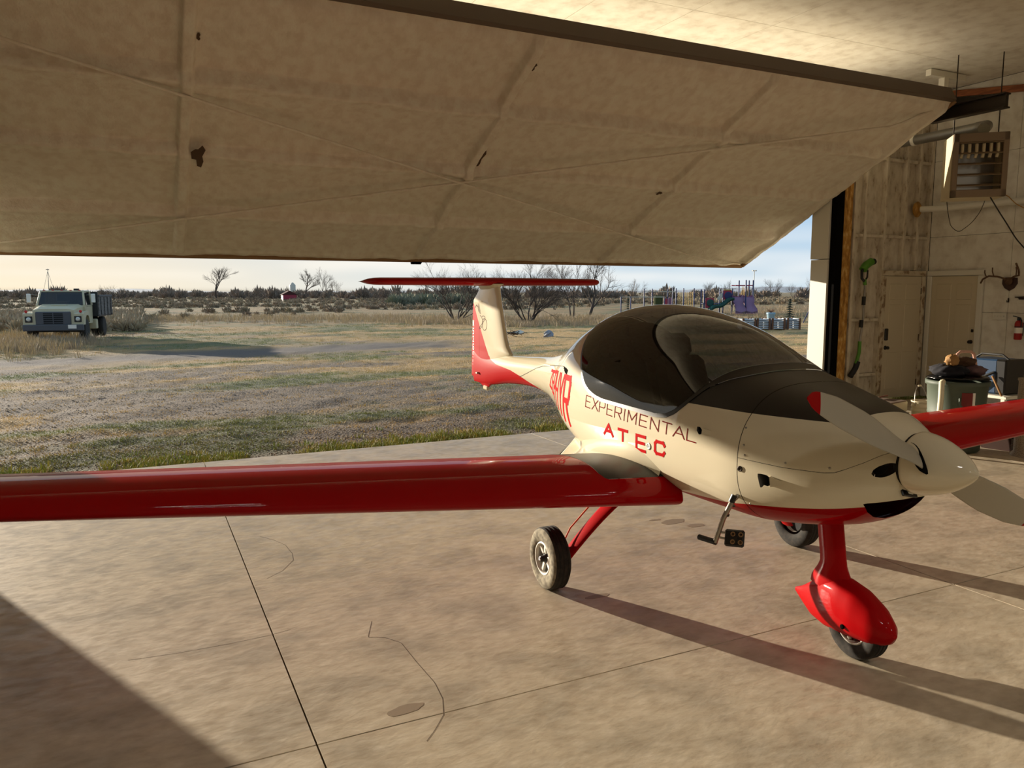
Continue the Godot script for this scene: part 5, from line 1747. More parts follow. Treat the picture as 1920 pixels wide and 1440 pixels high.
	boxed("panel", Vector3(Y.call(1261), 1.0, -1.15), Vector3(0.35, 1.1, 0.05), plum, t, Basis.IDENTITY, 0.02)
	boxed("panel", Vector3(Y.call(1238), 1.2, -0.9), Vector3(0.8, 1.1, 0.4), mat("shrub_green", Color(0.24, 0.27, 0.12), 0.9), t, Basis.IDENTITY, 0.12)
	# swing frame
	t = thing("swing_frame", "blue A-shaped swing frame beside the door jamb", "swing", along(1530, 55.0), deg_to_rad(-25.849))
	for e in [[-0.95, 0.3], [-0.35, 0.9]]:
		tubed("leg", [Vector3(e[0], -0.05, e[1]), Vector3(0.25, 2.35, 0.0)], 0.035, blue, t, 8)
	tubed("top_beam", [Vector3(0.1, 2.32, 0), Vector3(4.0, 2.32, 0.6)], 0.04, blue, t, 8)
	tubed("leg", [Vector3(4.6, -0.05, 0.2), Vector3(3.9, 2.35, 0.6)], 0.035, blue, t, 8)
	tubed("leg", [Vector3(4.3, -0.05, 1.4), Vector3(3.9, 2.35, 0.6)], 0.035, blue, t, 8)
	# planters of corrugated sheet with timber corners
	var tin := mat("corrugated", Color(0.72, 0.73, 0.74), 0.4, 0.6)
	var timber := mat("planter_timber", Color(0.42, 0.27, 0.17), 0.8)
	var soil := mat("soil", Color(0.20, 0.15, 0.10), 0.95)
	var pos := [1407.0, 1434.0, 1462.0, 1491.0]
	for i in 4:
		t = thing("planter", "raised corrugated metal planter with timber corner posts in the yard row", "planter", along(pos[i], 44.0), deg_to_rad(-25.849), "corrugated planters in a row")
		var wd := 0.68
		for s in [-1, 1]:
			for z in [0.0, -1.2]:
				boxed("corner_post", Vector3(s * wd / 2, 0.32, z), Vector3(0.10, 0.68, 0.10), timber, t, Basis.IDENTITY, 0.01)
		for z in [0.0, -1.2]:
			for k in 6: boxed("sheet_ridge", Vector3(0, 0.08 + k * 0.1, z), Vector3(wd - 0.1, 0.07, 0.04), tin, t, Basis.IDENTITY, 0.018)
		for s in [-1, 1]: boxed("end_sheet", Vector3(s * wd / 2, 0.32, -0.6), Vector3(0.03, 0.6, 1.1), tin, t)
		boxed("soil_bed", Vector3(0, 0.50, -0.6), Vector3(wd - 0.1, 0.06, 1.1), soil, t)
	t = thing("flower_pot", "pale blue pot with dry plant standing behind the planters", "pot", along(1447, 48.0))
	lathed("pot", Vector3.ZERO, Vector3.UP, [Vector2(0.16, 0), Vector2(0.24, 0.75), Vector2(0.27, 0.8), Vector2(0.27, 0.9), Vector2(0.22, 0.9)], mat("pot_blue", Color(0.50, 0.62, 0.68), 0.6), t, 18)
	var st := new_st()
	for k in 30:
		var a := TAU * k / 30.0
		tube(st, [Vector3(0, 0.88, 0), Vector3(cos(a) * 0.12, 1.0 + 0.05 * sin(k * 3.0), sin(a) * 0.12), Vector3(cos(a) * 0.26, 1.08 + 0.10 * sin(k * 5.0), sin(a) * 0.26)], 0.012, 0.004, 4, false)
	put("dry_plant", st, timber, t)
	# heap and rock in the field
	t = thing("brush_heap", "low heap of brown sticks and torn sheet lying in the field", "heap", along(965, 37.0))
	for k in 26:
		st = new_st()
		var a := rng.randf() * TAU
		var c := Vector3(rng.randfn(0, 0.22), 0.05 + 0.22 * rng.randf() * 0.8, rng.randfn(0, 0.15))
		var d := Vector3(cos(a), rng.randf_range(-0.1, 0.35), sin(a)) * rng.randf_range(0.15, 0.4)
		tube(st, [c - d, c + d], 0.018, 0.012, 5)
		put("stick", st, M.bark, t)
	boxed("torn_sheet", Vector3(0.22, 0.18, 0.05), Vector3(0.45, 0.03, 0.3), pale, t, Basis.from_euler(Vector3(0.3, 0.5, 0.25)), 0.01)
	t = thing("field_rock", "grey boulder with a pale face lying in the field", "rock", along(1029, 37.0))
	var rings := []
	for k in 7:
		var q := k / 6.0
		var ring := PackedVector3Array()
		for j in 12:
			var a := TAU * j / 12.0
			var rr := 0.24 * sqrt(maxf(1.0 - q * q, 0.02)) * (1.0 + 0.22 * sin(j * 2.1 + k * 1.7))
			ring.append(Vector3(cos(a) * rr, q * 0.36 - 0.03, sin(a) * rr))
		rings.append(ring)
	st = new_st(); loft(st, rings, true, true, true, -1)
	put("boulder", st, mat("rock", Color(0.52, 0.53, 0.55), 0.85), t)
	# far things: mast, pole, barn, silo
	t = thing("radio_mast", "thin guyed radio mast far away above the truck", "mast", along(92, 700.0))
	tubed("mast", [Vector3.ZERO, Vector3(0, 23.0, 0)], 0.35, M.steel, t, 5)
	for s in [-1, 1]: tubed("guy_wire", [Vector3(0, 21.0, 0), Vector3(s * 5.0, 0, 0)], 0.12, M.steel, t, 4)
	tubed("antenna_arm", [Vector3(-1.3, 22.4, 0), Vector3(1.3, 22.4, 0)], 0.3, M.steel, t, 4)
	t = thing("light_pole", "slim pale yard light pole rising behind the play tower", "pole", along(1413, 110.0))
	tubed("pole", [Vector3.ZERO, Vector3(0, 4.6, 0)], 0.05, pale, t, 6)
	for s in [-1, 1]: boxed("lamp_head", Vector3(s * 0.22, 4.55, 0), Vector3(0.28, 0.12, 0.2), pale, t)
	t = thing("barn", "dark red roofed barn among the far trees", "barn", along(541, 205.0))
	boxed("barn_wall", Vector3(0, 0.75, 0), Vector3(3.4, 1.5, 3.0), pinkr, t)
	st = new_st(); slab(st, [Vector2(-2.1, 0), Vector2(2.1, 0), Vector2(0, 1.1)], Vector3(0, 1.45, -1.6), Vector3.RIGHT, Vector3.UP, 3.2)
	put("roof", st, mat("barn_roof", Color(0.28, 0.10, 0.08), 0.8), t)
	t = thing("grain_silo", "pale grain silo tower standing behind the barn", "silo", along(549, 420.0))
	lathed("silo", Vector3.ZERO, Vector3.UP, [Vector2(1.6, 0), Vector2(1.6, 6.0), Vector2(0.3, 7.4)], pale, t, 16)

# ---------------------------------------------------------------- things inside the hangar
func at_y(u: float, v: float, y: float) -> Vector3:
	var r := ray(u, v)
	return Vector3(0, EYE, 0) + r * ((y - EYE) / r.y)
func at_x(u: float, v: float, x: float) -> Vector3:
	var r := ray(u, v)
	return Vector3(0, EYE, 0) + r * (x / r.x)
func at_z(u: float, v: float, z: float) -> Vector3:
	var r := ray(u, v)
	return Vector3(0, EYE, 0) + r * (z / r.z)

func panel_door(called: String, label: String, at: Vector3, turn: float, w: float, h: float, m: Material, fm: Material) -> MeshInstance3D:
	var st := new_st()
	box(st, Vector3(0, h / 2, 0), Vector3(w, h - 0.01, 0.035), Basis.IDENTITY, 0.003)
	var o := structure(called, st, m)
	o.position = at
	o.rotation.y = turn
	tag(o, label)
	for r in [[0.10, 0.62], [0.80, 0.72], [1.60, 0.26]]:
		for s in [-1, 1]:
			boxed("door_panel", Vector3(s * w * 0.22, r[0] + 0.06 + r[1] / 2, 0.017), Vector3(w * 0.32, r[1], 0.014), m, o, Basis.IDENTITY, 0.006)
	for s in [-1, 1]: boxed("casing", Vector3(s * (w / 2 + 0.045), h / 2, 0.012), Vector3(0.085, h, 0.05), fm, o, Basis.IDENTITY, 0.006)
	boxed("casing", Vector3(0, h + 0.045, 0.012), Vector3(w + 0.175, 0.085, 0.05), fm, o, Basis.IDENTITY, 0.006)
	return o

func build_inside() -> void:
	var dp := mat("door_paint", Color(0.78, 0.73, 0.62), 0.5)
	var dt := mat("door_paint_worn", Color(1, 1, 1), 0.6)
	dt.albedo_texture = noise_tex(97, 0.02, 4, [[0.25, Color(0.52, 0.43, 0.33)], [0.38, Color(0.72, 0.66, 0.55)], [0.6, Color(0.78, 0.73, 0.63)]], 256)
	tri_world(dt, Vector3(0.7, 0.7, 0.7))
	var d1 := panel_door("door_1", "dusty white six-panel walk door with black keypad lock beside the opening", Vector3(11.58, 0, DOOR_Z + 0.0), 0.0, 0.88, 2.05, dp, dt)
	boxed("keypad_lock", Vector3(-0.37, 1.08, 0.03), Vector3(0.075, 0.20, 0.03), M.black_satin, d1, Basis.IDENTITY, 0.012)
	lathed("door_knob", Vector3(-0.37, 0.86, 0.02), Vector3(0, 0, 1), [Vector2(0.035, 0), Vector2(0.035, 0.008), Vector2(0.012, 0.012), Vector2(0.012, 0.03), Vector2(0.03, 0.045), Vector2(0.026, 0.065)], M.black_satin, d1, 20)
	for y in [0.25, 1.02, 1.80]: boxed("hinge", Vector3(0.445, y, 0.02), Vector3(0.02, 0.10, 0.015), M.dark_steel, d1)
	var d2 := panel_door("door_2", "white six-panel door in a wide casing on the side wall", Vector3(WALL_R - 0.02, 0, -8.36), -PI / 2, 0.80, 2.05, dp, M.white_metal)
	lathed("door_knob", Vector3(0.35, 0.98, 0.02), Vector3(0, 0, 1), [Vector2(0.03, 0), Vector2(0.03, 0.008), Vector2(0.012, 0.012), Vector2(0.012, 0.03), Vector2(0.028, 0.045), Vector2(0.024, 0.06)], M.dark_steel, d2, 18)
	boxed("dead_bolt", Vector3(0.36, 1.16, 0.02), Vector3(0.04, 0.05, 0.02), M.dark_steel, d2, Basis.IDENTITY, 0.006)
	# orange timber along the wall top
	var wood := mat("orange_timber", Color(1, 1, 1), 0.6)
	wood.albedo_texture = noise_tex(101, 0.03, 4, [[0.3, Color(0.48, 0.26, 0.13)], [0.7, Color(0.62, 0.36, 0.19)]], 256)
	tri_world(wood, Vector3(3, 3, 0.3))
	var a := Vector3(WALL_R - 0.04, 5.02, -8.8)
	var b := Vector3(WALL_R - 0.04, 4.62, -6.0)
	var st := new_st()
	box(st, (a + b) / 2, Vector3(0.06, 0.10, (b - a).length()), Basis.looking_at((a - b).normalized()), 0.005)
	tag(structure("trim_2", st, wood), "orange stained timber board running along the top of the side wall")
	boxed("trim_3", Vector3(WALL_R - 0.03, 4.83, -8.25), Vector3(0.05, 0.10, 0.95), M.dark_steel, self, Basis.from_euler(Vector3(0.14, 0, 0)), 0.004)  # dark strip put in for the shade of a recess below the board
	tag(get_node("trim_3"), "dark strip standing for the shade of a recess under the orange board", "", "", "structure")
	# ceiling hanger and door track
	var t := thing("door_hanger", "pale T-shaped timber hanger fixed to the ceiling above the door corner", "hanger", Vector3(11.17, CEIL, -8.03))
	boxed("cross_piece", Vector3(0, -0.055, 0), Vector3(0.80, 0.095, 0.09), M.white_metal, t, Basis.IDENTITY, 0.004)
	boxed("hanger_post", Vector3(-0.05, -0.36, 0), Vector3(0.10, 0.54, 0.10), M.white_metal, t, Basis.IDENTITY, 0.004)
	t = Node3D.new(); t.name = "door_track"; get_node("hangar_door").add_child(t)
	t.position = Vector3(10.06, 4.20, -6.9) - get_node("hangar_door").position
	boxed("track_web", Vector3(0, 0.0, 0), Vector3(0.05, 0.17, 1.06), M.dark_steel, t, Basis.IDENTITY, 0.004)
	boxed("track_flange", Vector3(0, 0.085, 0), Vector3(0.13, 0.02, 1.06), M.dark_steel, t, Basis.IDENTITY, 0.003)
	boxed("track_flange", Vector3(0, -0.085, 0), Vector3(0.13, 0.02, 1.06), M.dark_steel, t, Basis.IDENTITY, 0.003)
	# unit heater
	var hx := mat("heater_brown", Color(0.50, 0.42, 0.32), 0.5)
	var hs := mat("heater_cream", Color(0.80, 0.74, 0.60), 0.5)
	var hp1 := at_x(1833, 369, 10.55)
	var hy := hp1.y
	t = thing("unit_heater", "tan gas unit heater with dark louvres hanging by rods near the side wall", "heater", hp1, deg_to_rad(-42.0))
	var W := 0.68
	var H := 0.86
	# hollow cabinet, open at the louvred front
	for s in [-1, 1]: boxed("cabinet_side", Vector3(s * (W / 2 - 0.01), H / 2, -0.30), Vector3(0.02, H, 0.5), hs, t, Basis.IDENTITY, 0.004)
	boxed("cabinet_top", Vector3(0, H - 0.01, -0.30), Vector3(W - 0.04, 0.02, 0.5), hs, t)
	boxed("cabinet_bottom", Vector3(0, 0.01, -0.30), Vector3(W - 0.04, 0.02, 0.5), hs, t)
	boxed("cabinet_back", Vector3(0, H / 2, -0.54), Vector3(W - 0.04, H - 0.04, 0.02), M.steel, t)
	for s in [-1, 1]: boxed("front_frame", Vector3(s * (W / 2 - 0.035), H / 2, -0.02), Vector3(0.07, H, 0.07), hx, t, Basis.IDENTITY, 0.006)
	boxed("front_frame", Vector3(0, H - 0.06, -0.02), Vector3(W, 0.12, 0.07), hx, t, Basis.IDENTITY, 0.006)
	boxed("front_frame", Vector3(0, 0.05, -0.02), Vector3(W, 0.10, 0.07), hx, t, Basis.IDENTITY, 0.006)
	for k in 5: boxed("louvre", Vector3(0, 0.16 + k * 0.145, 0.0), Vector3(W - 0.14, 0.006, 0.06), hx, t, Basis.from_euler(Vector3(0.5, 0, 0)))
	for k in 6: tubed("heat_tube", [Vector3(-0.22 + k * 0.088, 0.72, -0.035), Vector3(-0.22 + k * 0.088, 0.60, -0.03), Vector3(-0.235 + k * 0.088, 0.53, -0.03)], 0.022, hs, t, 8)
	for s in [-1, 1]: tubed("hanger_rod", [Vector3(s * 0.28, H, -0.3), Vector3(s * 0.28, CEIL - hy, -0.3)], 0.008, M.dark_steel, t, 6)
	# flue and pipes
	var flue := mat("galvanised", Color(0.55, 0.54, 0.51), 0.4, 0.7)
	t = thing("flue_pipe", "grey sheet metal flue pipe running from the heater to the front wall", "pipe", Vector3(11.15, at_x(1740, 258, 11.15).y, -7.9))
	tubed("pipe", [Vector3(0, 0, 0.45), Vector3(0.0, 0.0, -1.08)], 0.075, flue, t, 18)
	tubed("elbow", [Vector3(-0.14, -0.06, 0.62), Vector3(-0.06, -0.01, 0.60), Vector3(-0.01, 0.0, 0.53), Vector3(0.0, 0.0, 0.42)], 0.082, flue, t, 18)
	lathed("collar", Vector3(0, 0, -0.62), Vector3(0, 0, 1), [Vector2(0.075, 0), Vector2(0.088, 0.01), Vector2(0.088, 0.05), Vector2(0.075, 0.06)], M.white_metal, t, 20)
	var lp := at_z(1707, 392, DOOR_Z)
	t = thing("wall_pipe", "cream pipe running along the side wall below the heater", "pipe", Vector3(WALL_R - 0.1, lp.y, -8.8))
	tubed("pipe", [Vector3(-0.28, 0, -0.10), Vector3(-0.05, 0, 0.25), Vector3(0.0, 0.0, 0.6), Vector3(0.0, 0.0, 4.0)], 0.05, M.white_metal, t, 14)
	lathed("foam_ring", Vector3(-0.28, 0, -0.1), Vector3(0.2, 0, 1).normalized(), [Vector2(0.05, 0), Vector2(0.12, 0.01), Vector2(0.13, 0.04), Vector2(0.07, 0.08)], M.yellow_foam, t, 18)
	# cables
	var wires := [["thin_wire", "thin brown wire looping down below the heater", M.dark_steel, 0.005, [[1775, 375], [1778, 402], [1784, 425], [1797, 434], [1810, 427], [1822, 417], [1838, 396], [1848, 372]]],
		["black_cable", "black cable hanging from the heater towards the wall", M.grip, 0.009, [[1857, 370], [1872, 395], [1888, 420], [1905, 447], [1925, 470]]],
		["orange_wire", "orange wire running from the heater along the wall", M.yellow_foam, 0.006, [[1876, 364], [1890, 368], [1905, 382], [1925, 392]]]]
	for w in wires:
		var path := []
		var n: int = w[4].size()
		for k in n: path.append(at_x(w[4][k][0], w[4][k][1], 10.75 + 0.8 * k / (n - 1.0)))
		var c: Vector3 = path[0]
		var wt := thing(w[0], w[1], "cable", c)
		var lp2 := []
		var cv := Curve3D.new()
		for k in n: cv.add_point(path[k] - c, (path[maxi(k - 1, 0)] - path[mini(k + 1, n - 1)]) / 6.0, (path[mini(k + 1, n - 1)] - path[maxi(k - 1, 0)]) / 6.0)
		for k in 33: lp2.append(cv.sample_baked(cv.get_baked_length() * k / 32.0, true))
		tubed("wire", lp2, w[3], w[2], wt, 6)
	# green pole tool on the front wall
	var gt := mat("tool_green", Color(0.30, 0.52, 0.12), 0.45)
	var zf := DOOR_Z + 0.075
	var T := func(u: float, v: float) -> Vector3: return at_z(u, v, zf)
	var o0: Vector3 = T.call(1595, 700)
	t = thing("pole_trimmer", "bright green and black cordless pole trimmer hanging on the front wall", "trimmer", o0)
	var L := func(u: float, v: float) -> Vector3: return T.call(u, v) - o0
	tubed("pole", [L.call(1622, 530), L.call(1618, 600), L.call(1612, 640)], 0.016, M.steel, t, 10)
	tubed("lower_shaft", [L.call(1612, 640), L.call(1611, 660), L.call(1605, 682)], 0.028, gt, t, 10)
	tubed("cutter_head", [L.call(1608, 678), L.call(1604, 690), L.call(1594, 706)], 0.045, M.grip, t, 12)
	tubed("neck", [L.call(1622, 534), L.call(1621, 524)], 0.028, gt, t, 10)
	tubed("handle", [L.call(1621, 528), L.call(1616, 522), L.call(1616, 508), L.call(1620, 502)], 0.022, M.grip, t, 10)
	tubed("handle", [L.call(1621, 528), L.call(1626, 520), L.call(1627, 508), L.call(1624, 502)], 0.014, M.grip, t, 8)
	tubed("motor_housing", [L.call(1618, 506), L.call(1623, 498), L.call(1634, 490)], 0.062, gt, t, 14)
	tubed("battery", [L.call(1632, 493), L.call(1639, 490)], 0.05, M.grip, t, 10)
	for e in [[1620, 556, 572], [1615, 600, 614]]: tubed("clamp_grip", [L.call(e[0], e[1]), L.call(e[0] - 1, e[2])], 0.03, M.grip, t, 10)
	# ---- on the side wall
	var wx := WALL_R - 0.02
	var sp := at_x(1874, 593, wx)
	t = thing("switch_plate", "white four-gang light switch plate on the side wall", "switch", sp)
	boxed("plate", Vector3.ZERO, Vector3(0.012, 0.11, 0.21), M.white_metal, t, Basis.IDENTITY, 0.004)
	for k in 4: boxed("toggle", Vector3(-0.012, 0.005, -0.07 + k * 0.047), Vector3(0.016, 0.025, 0.01), M.white_metal, t, Basis.IDENTITY, 0.002)
	var bone := mat("antler", Color(0.36, 0.25, 0.16), 0.7)
	var plaque := mat("plaque_wood", Color(0.24, 0.13, 0.08), 0.55)
	var ap := at_x(1893, 527, wx)
	t = thing("antler_mount", "deer antlers on a dark wooden shield plaque", "antlers", ap)
	var outl := []
	for e in [[-0.11, 0.05], [0, 0.06], [0.11, 0.05], [0.115, -0.04], [0.07, -0.11], [0, -0.15], [-0.07, -0.11], [-0.115, -0.04]]: outl.append(Vector2(e[0], e[1]))
	st = new_st(); slab(st, outl, Vector3.ZERO, Vector3(0, 0, 1), Vector3(0, 1, 0), -0.03)
	put("plaque", st, plaque, t)
	lathed("skull_cap", Vector3(-0.02, 0.0, 0.0), Vector3(-1, 0, 0), [Vector2(0.06, 0), Vector2(0.05, 0.03), Vector2(0.02, 0.045)], bone, t, 14)
	for s in [-1, 1]:
		var an := Node3D.new(); an.name = "antler"; t.add_child(an, true)
		tubed("beam", [Vector3(-0.04, 0.03, s * 0.03), Vector3(-0.10, 0.07, s * 0.13), Vector3(-0.16, 0.08, s * 0.23), Vector3(-0.24, 0.03 if s < 0 else 0.16, s * 0.27), Vector3(-0.30, -0.03 if s < 0 else 0.26, s * 0.26)], 0.014, bone, an, 8)
		tubed("tine", [Vector3(-0.13, 0.075, s * 0.17), Vector3(-0.15, 0.15, s * 0.185), Vector3(-0.16, 0.21, s * 0.18)], 0.009, bone, an, 7)
		tubed("tine", [Vector3(-0.19, 0.07, s * 0.25), Vector3(-0.21, 0.13, s * 0.265), Vector3(-0.22, 0.17, s * 0.26)], 0.009, bone, an, 7)
	var rede := mat("extinguisher_red", Color(0.62, 0.07, 0.05), 0.35)
	var ep := at_x(1908, 637, wx - 0.09)
	t = thing("fire_extinguisher", "small red fire extinguisher with white label hanging on the side wall", "extinguisher", ep)
	lathed("cylinder", Vector3.ZERO, Vector3.UP, [Vector2(0.045, 0), Vector2(0.055, 0.012), Vector2(0.055, 0.24), Vector2(0.045, 0.275), Vector2(0.02, 0.295)], rede, t, 24)
	lathed("paper_label", Vector3(0, 0.10, 0), Vector3.UP, [Vector2(0.0562, 0), Vector2(0.0562, 0.085)], M.letter_white, t, 24)
	lathed("label_band", Vector3(0, 0.19, 0), Vector3.UP, [Vector2(0.0562, 0), Vector2(0.0562, 0.014)], M.black_satin, t, 24)
	boxed("valve_head", Vector3(0, 0.315, 0), Vector3(0.04, 0.05, 0.05), M.black_satin, t, Basis.IDENTITY, 0.008)
	boxed("lever", Vector3(-0.01, 0.35, -0.04), Vector3(0.02, 0.012, 0.10), M.black_satin, t, Basis.from_euler(Vector3(0.2, 0, 0)), 0.004)
	tubed("hose", [Vector3(-0.02, 0.32, 0.03), Vector3(-0.04, 0.30, 0.06), Vector3(-0.045, 0.20, 0.065)], 0.010, M.black_satin, t, 8)
	boxed("wall_bracket", Vector3(0.07, 0.16, 0), Vector3(0.03, 0.2, 0.05), M.dark_steel, t)
	var hp := at_x(1891, 563, wx)
	t = thing("wall_hook", "small dark hook screwed to the side wall under the antlers", "hook", hp)
	boxed("hook_plate", Vector3(-0.005, 0, 0), Vector3(0.01, 0.07, 0.02), M.dark_steel, t)
	tubed("hook_arm", [Vector3(0, -0.01, 0), Vector3(-0.04, -0.03, 0), Vector3(-0.045, 0.0, 0)], 0.005, M.dark_steel, t, 6)
	var gp := at_x(1915, 558, wx)
	t = thing("metal_cutout", "dark metal cut-out of a small airplane on the side wall", "decoration", gp)
	st = new_st(); slab(st, [Vector2(0.10, 0.012), Vector2(-0.06, 0.02), Vector2(-0.14, 0.05), Vector2(-0.16, 0.0), Vector2(-0.04, -0.03), Vector2(0.03, -0.03), Vector2(0.05, -0.005), Vector2(0.10, 0.0)], Vector3.ZERO, Vector3(0, 0, -1), Vector3(0, 1, 0), 0.012)
	put("cut_sheet", st, M.dark_steel, t)
	# ---- on the floor by the side wall
	var canm := mat("bin_green", Color(0.30, 0.34, 0.29), 0.6)
	var cp := at_y(1796, 712, 0.80)
	t = thing("trash_can", "big grey green trash can heaped with rags and clothes", "bin", Vector3(cp.x, 0, cp.z))
	lathed("can_body", Vector3.ZERO, Vector3.UP, [Vector2(0.24, 0.0), Vector2(0.26, 0.02), Vector2(0.285, 0.42), Vector2(0.292, 0.43), Vector2(0.288, 0.45), Vector2(0.305, 0.74), Vector2(0.325, 0.75), Vector2(0.325, 0.80), Vector2(0.30, 0.80), Vector2(0.29, 0.5)], canm, t, 40)
	for k in 5:
		st = new_st()
		var aa := 2.34 - k * 0.09
		box(st, Vector3(cos(aa) * 0.303, 0.585, sin(aa) * 0.303), Vector3(0.006, 0.20, 0.03), Basis(Vector3.UP, -aa))
		put("red_label", st, pinkish() if k < 4 else M.letter_white, t)
	tubed("side_handle", [Vector3(-0.24, 0.62, 0.2), Vector3(-0.29, 0.56, 0.24), Vector3(-0.23, 0.5, 0.25)], 0.012, canm, t, 8)
	var cloth := [mat("cloth_navy", Color(0.06, 0.06, 0.10), 0.9), mat("cloth_brown", Color(0.30, 0.20, 0.12), 0.9), mat("cloth_tan", Color(0.52, 0.38, 0.22), 0.9), mat("cloth_plaid", Color(0.42, 0.32, 0.32), 0.9), mat("bag_black", Color(0.03, 0.03, 0.035), 0.25), mat("paper_tan", Color(0.60, 0.45, 0.26), 0.8)]
	# label, material, x, y, z, half sizes
	var lumps := [["black bin liner draped over the trash can rim", 4, 0.0, 0.805, 0.0, Vector3(0.31, 0.025, 0.30)],
		["dark navy jacket crumpled on the trash can", 0, -0.13, 0.838, -0.03, Vector3(0.16, 0.075, 0.20)],
		["pinkish plaid shirt stuffed on the trash can", 3, 0.15, 0.838, 0.02, Vector3(0.12, 0.068, 0.18)],
		["brown coat lying on top of the rag heap", 1, 0.07, 0.945, -0.02, Vector3(0.17, 0.055, 0.14)],
		["tan cloth hanging off the right of the heap", 2, 0.31, 0.838, -0.02, Vector3(0.06, 0.055, 0.10)],
		["crumpled tan paper bag on top of the heap", 5, -0.18, 0.965, 0.04, Vector3(0.07, 0.065, 0.07)]]
	for i in lumps.size():
		var e: Array = lumps[i]
		var lt := thing("rag", e[0], "cloth", Vector3(cp.x + e[2], e[3], cp.z + e[4]), 0.0, "rags heaped in the trash can")
		put("folded_cloth", lump(e[5], i + 3), cloth[e[1]], lt)
	# hand truck standing behind the bin
	var pk := mat("handle_pink", Color(0.80, 0.62, 0.55), 0.4)
	var hp0 := at_y(1816, 660, 1.04)
	t = thing("hand_truck", "hand truck with a curved pale red handle behind the trash can", "hand truck", Vector3(hp0.x, 0, hp0.z))
	var hz := Basis.from_euler(Vector3(0, deg_to_rad(-20), 0))
	var hpath := []
	for e in [[-0.17, 0.06], [-0.14, 0.89], [-0.11, 1.01], [-0.07, 1.04], [0.07, 1.04], [0.11, 1.01], [0.14, 0.89], [0.17, 0.06]]: hpath.append(hz * Vector3(e[0], e[1], -0.05 * e[1]))
	tubed("frame_tube", hpath, 0.018, pk, t, 10)
	for y in [0.35, 0.7]: tubed("cross_bar", [hz * Vector3(-0.17, y, -0.05 * y), hz * Vector3(0.17, y, -0.05 * y)], 0.012, pk, t, 8)
	boxed("toe_plate", hz * Vector3(0, 0.02, 0.1), Vector3(0.36, 0.012, 0.2), M.dark_steel, t, hz)
	for s in [-1, 1]: lathed("cart_wheel", hz * Vector3(s * 0.2, 0.09, -0.08), hz * Vector3(s, 0, 0), [Vector2(0.04, -0.03), Vector2(0.09, -0.03), Vector2(0.09, 0.03), Vector2(0.04, 0.03)], M.tyre, t, 20)
	# buckets and boxes
	var bp := at_y(1729, 752, 0.37)
	var bw := mat("bucket_white", Color(0.86, 0.82, 0.70), 0.5)
	t = thing("plastic_bucket", "white plastic bucket with raised wire handle beside the trash can", "bucket", Vector3(bp.x, 0, bp.z))
	lathed("bucket_body", Vector3.ZERO, Vector3.UP, [Vector2(0.105, 0), Vector2(0.112, 0.01), Vector2(0.118, 0.24), Vector2(0.126, 0.245), Vector2(0.126, 0.262), Vector2(0.119, 0.267), Vector2(0.12, 0.29), Vector2(0.128, 0.295), Vector2(0.128, 0.312), Vector2(0.121, 0.317), Vector2(0.123, 0.36), Vector2(0.131, 0.362), Vector2(0.131, 0.375), Vector2(0.118, 0.375), Vector2(0.10, 0.03)], bw, t, 32)
	var hb := []
	for k in 17:
		var q := PI * k / 16.0
		hb.append(Vector3(cos(q) * 0.13, 0.31 + sin(q) * 0.26, sin(q) * -0.05))
	tubed("wire_handle", hb, 0.004, M.steel, t, 6)
	tubed("handle_grip", [hb[7], hb[8], hb[9]], 0.012, bw, t, 8)
	var xp := at_y(1652, 752, 0.36)
	t = thing("foam_box", "white shallow box with dusty lid, upper of the stack beside the bucket", "box", Vector3(xp.x + 0.05, 0.22, xp.z - 0.05), deg_to_rad(12), "boxes stacked beside the bucket")
	boxed("tray", Vector3(0, 0.07, 0), Vector3(0.46, 0.13, 0.50), bw, t, Basis.IDENTITY, 0.008)
	boxed("lid", Vector3(0, 0.142, 0), Vector3(0.44, 0.014, 0.48), mat("card_brown", Color(0.45, 0.37, 0.30), 0.85), t)
	t = thing("foam_box", "white shallow box, lower of the stack beside the bucket", "box", Vector3(xp.x + 0.10, 0.0, xp.z - 0.05), deg_to_rad(9), "boxes stacked beside the bucket")
	boxed("tray", Vector3(0, 0.10, 0), Vector3(0.44, 0.19, 0.48), bw, t, Basis.IDENTITY, 0.008)
	boxed("lid", Vector3(0, 0.202, 0), Vector3(0.45, 0.016, 0.49), bw, t, Basis.IDENTITY, 0.004)
	t = thing("paint_brush", "long brown brush lying on the upper box", "brush", Vector3(xp.x + 0.12, 0.378, xp.z - 0.12), deg_to_rad(15))
	boxed("brush_handle", Vector3(0.08, 0.012, 0), Vector3(0.30, 0.018, 0.03), mat("brush_wood", Color(0.42, 0.22, 0.12), 0.6), t, Basis.IDENTITY, 0.006)
	boxed("bristles", Vector3(-0.10, 0.012, 0), Vector3(0.09, 0.022, 0.05), bw, t, Basis.IDENTITY, 0.006)
	var st0 := at_y(1757, 720, 0.72)
	t = thing("white_strap", "long white plastic strap hanging down the front of the trash can", "strap", Vector3(cp.x - 0.33, 0.0, cp.z + 0.04))
	tubed("strap_tube", [Vector3(0.0, 0.80, 0.01), Vector3(-0.03, 0.80, 0.02), Vector3(-0.04, 0.62, 0.03), Vector3(-0.07, 0.34, 0.04), Vector3(-0.10, 0.03, 0.05)], 0.030, bw, t, 10)
	# welder on a low bench
	var ben := at_y(1868, 684, 0.80)
	t = thing("low_bench", "low pale bench under the blue welder", "bench", Vector3(ben.x, 0, ben.z), 0.0)
	boxed("bench_top", Vector3(0, 0.40, 0), Vector3(0.60, 0.04, 0.7), M.white_metal, t, Basis.IDENTITY, 0.006)
	for e in [[-1, -1], [-1, 1], [1, -1], [1, 1]]: boxed("leg", Vector3(e[0] * 0.27, 0.19, e[1] * 0.3), Vector3(0.05, 0.38, 0.05), M.white_metal, t)
	var bm := mat("welder_blue", Color(0.13, 0.24, 0.36), 0.4)
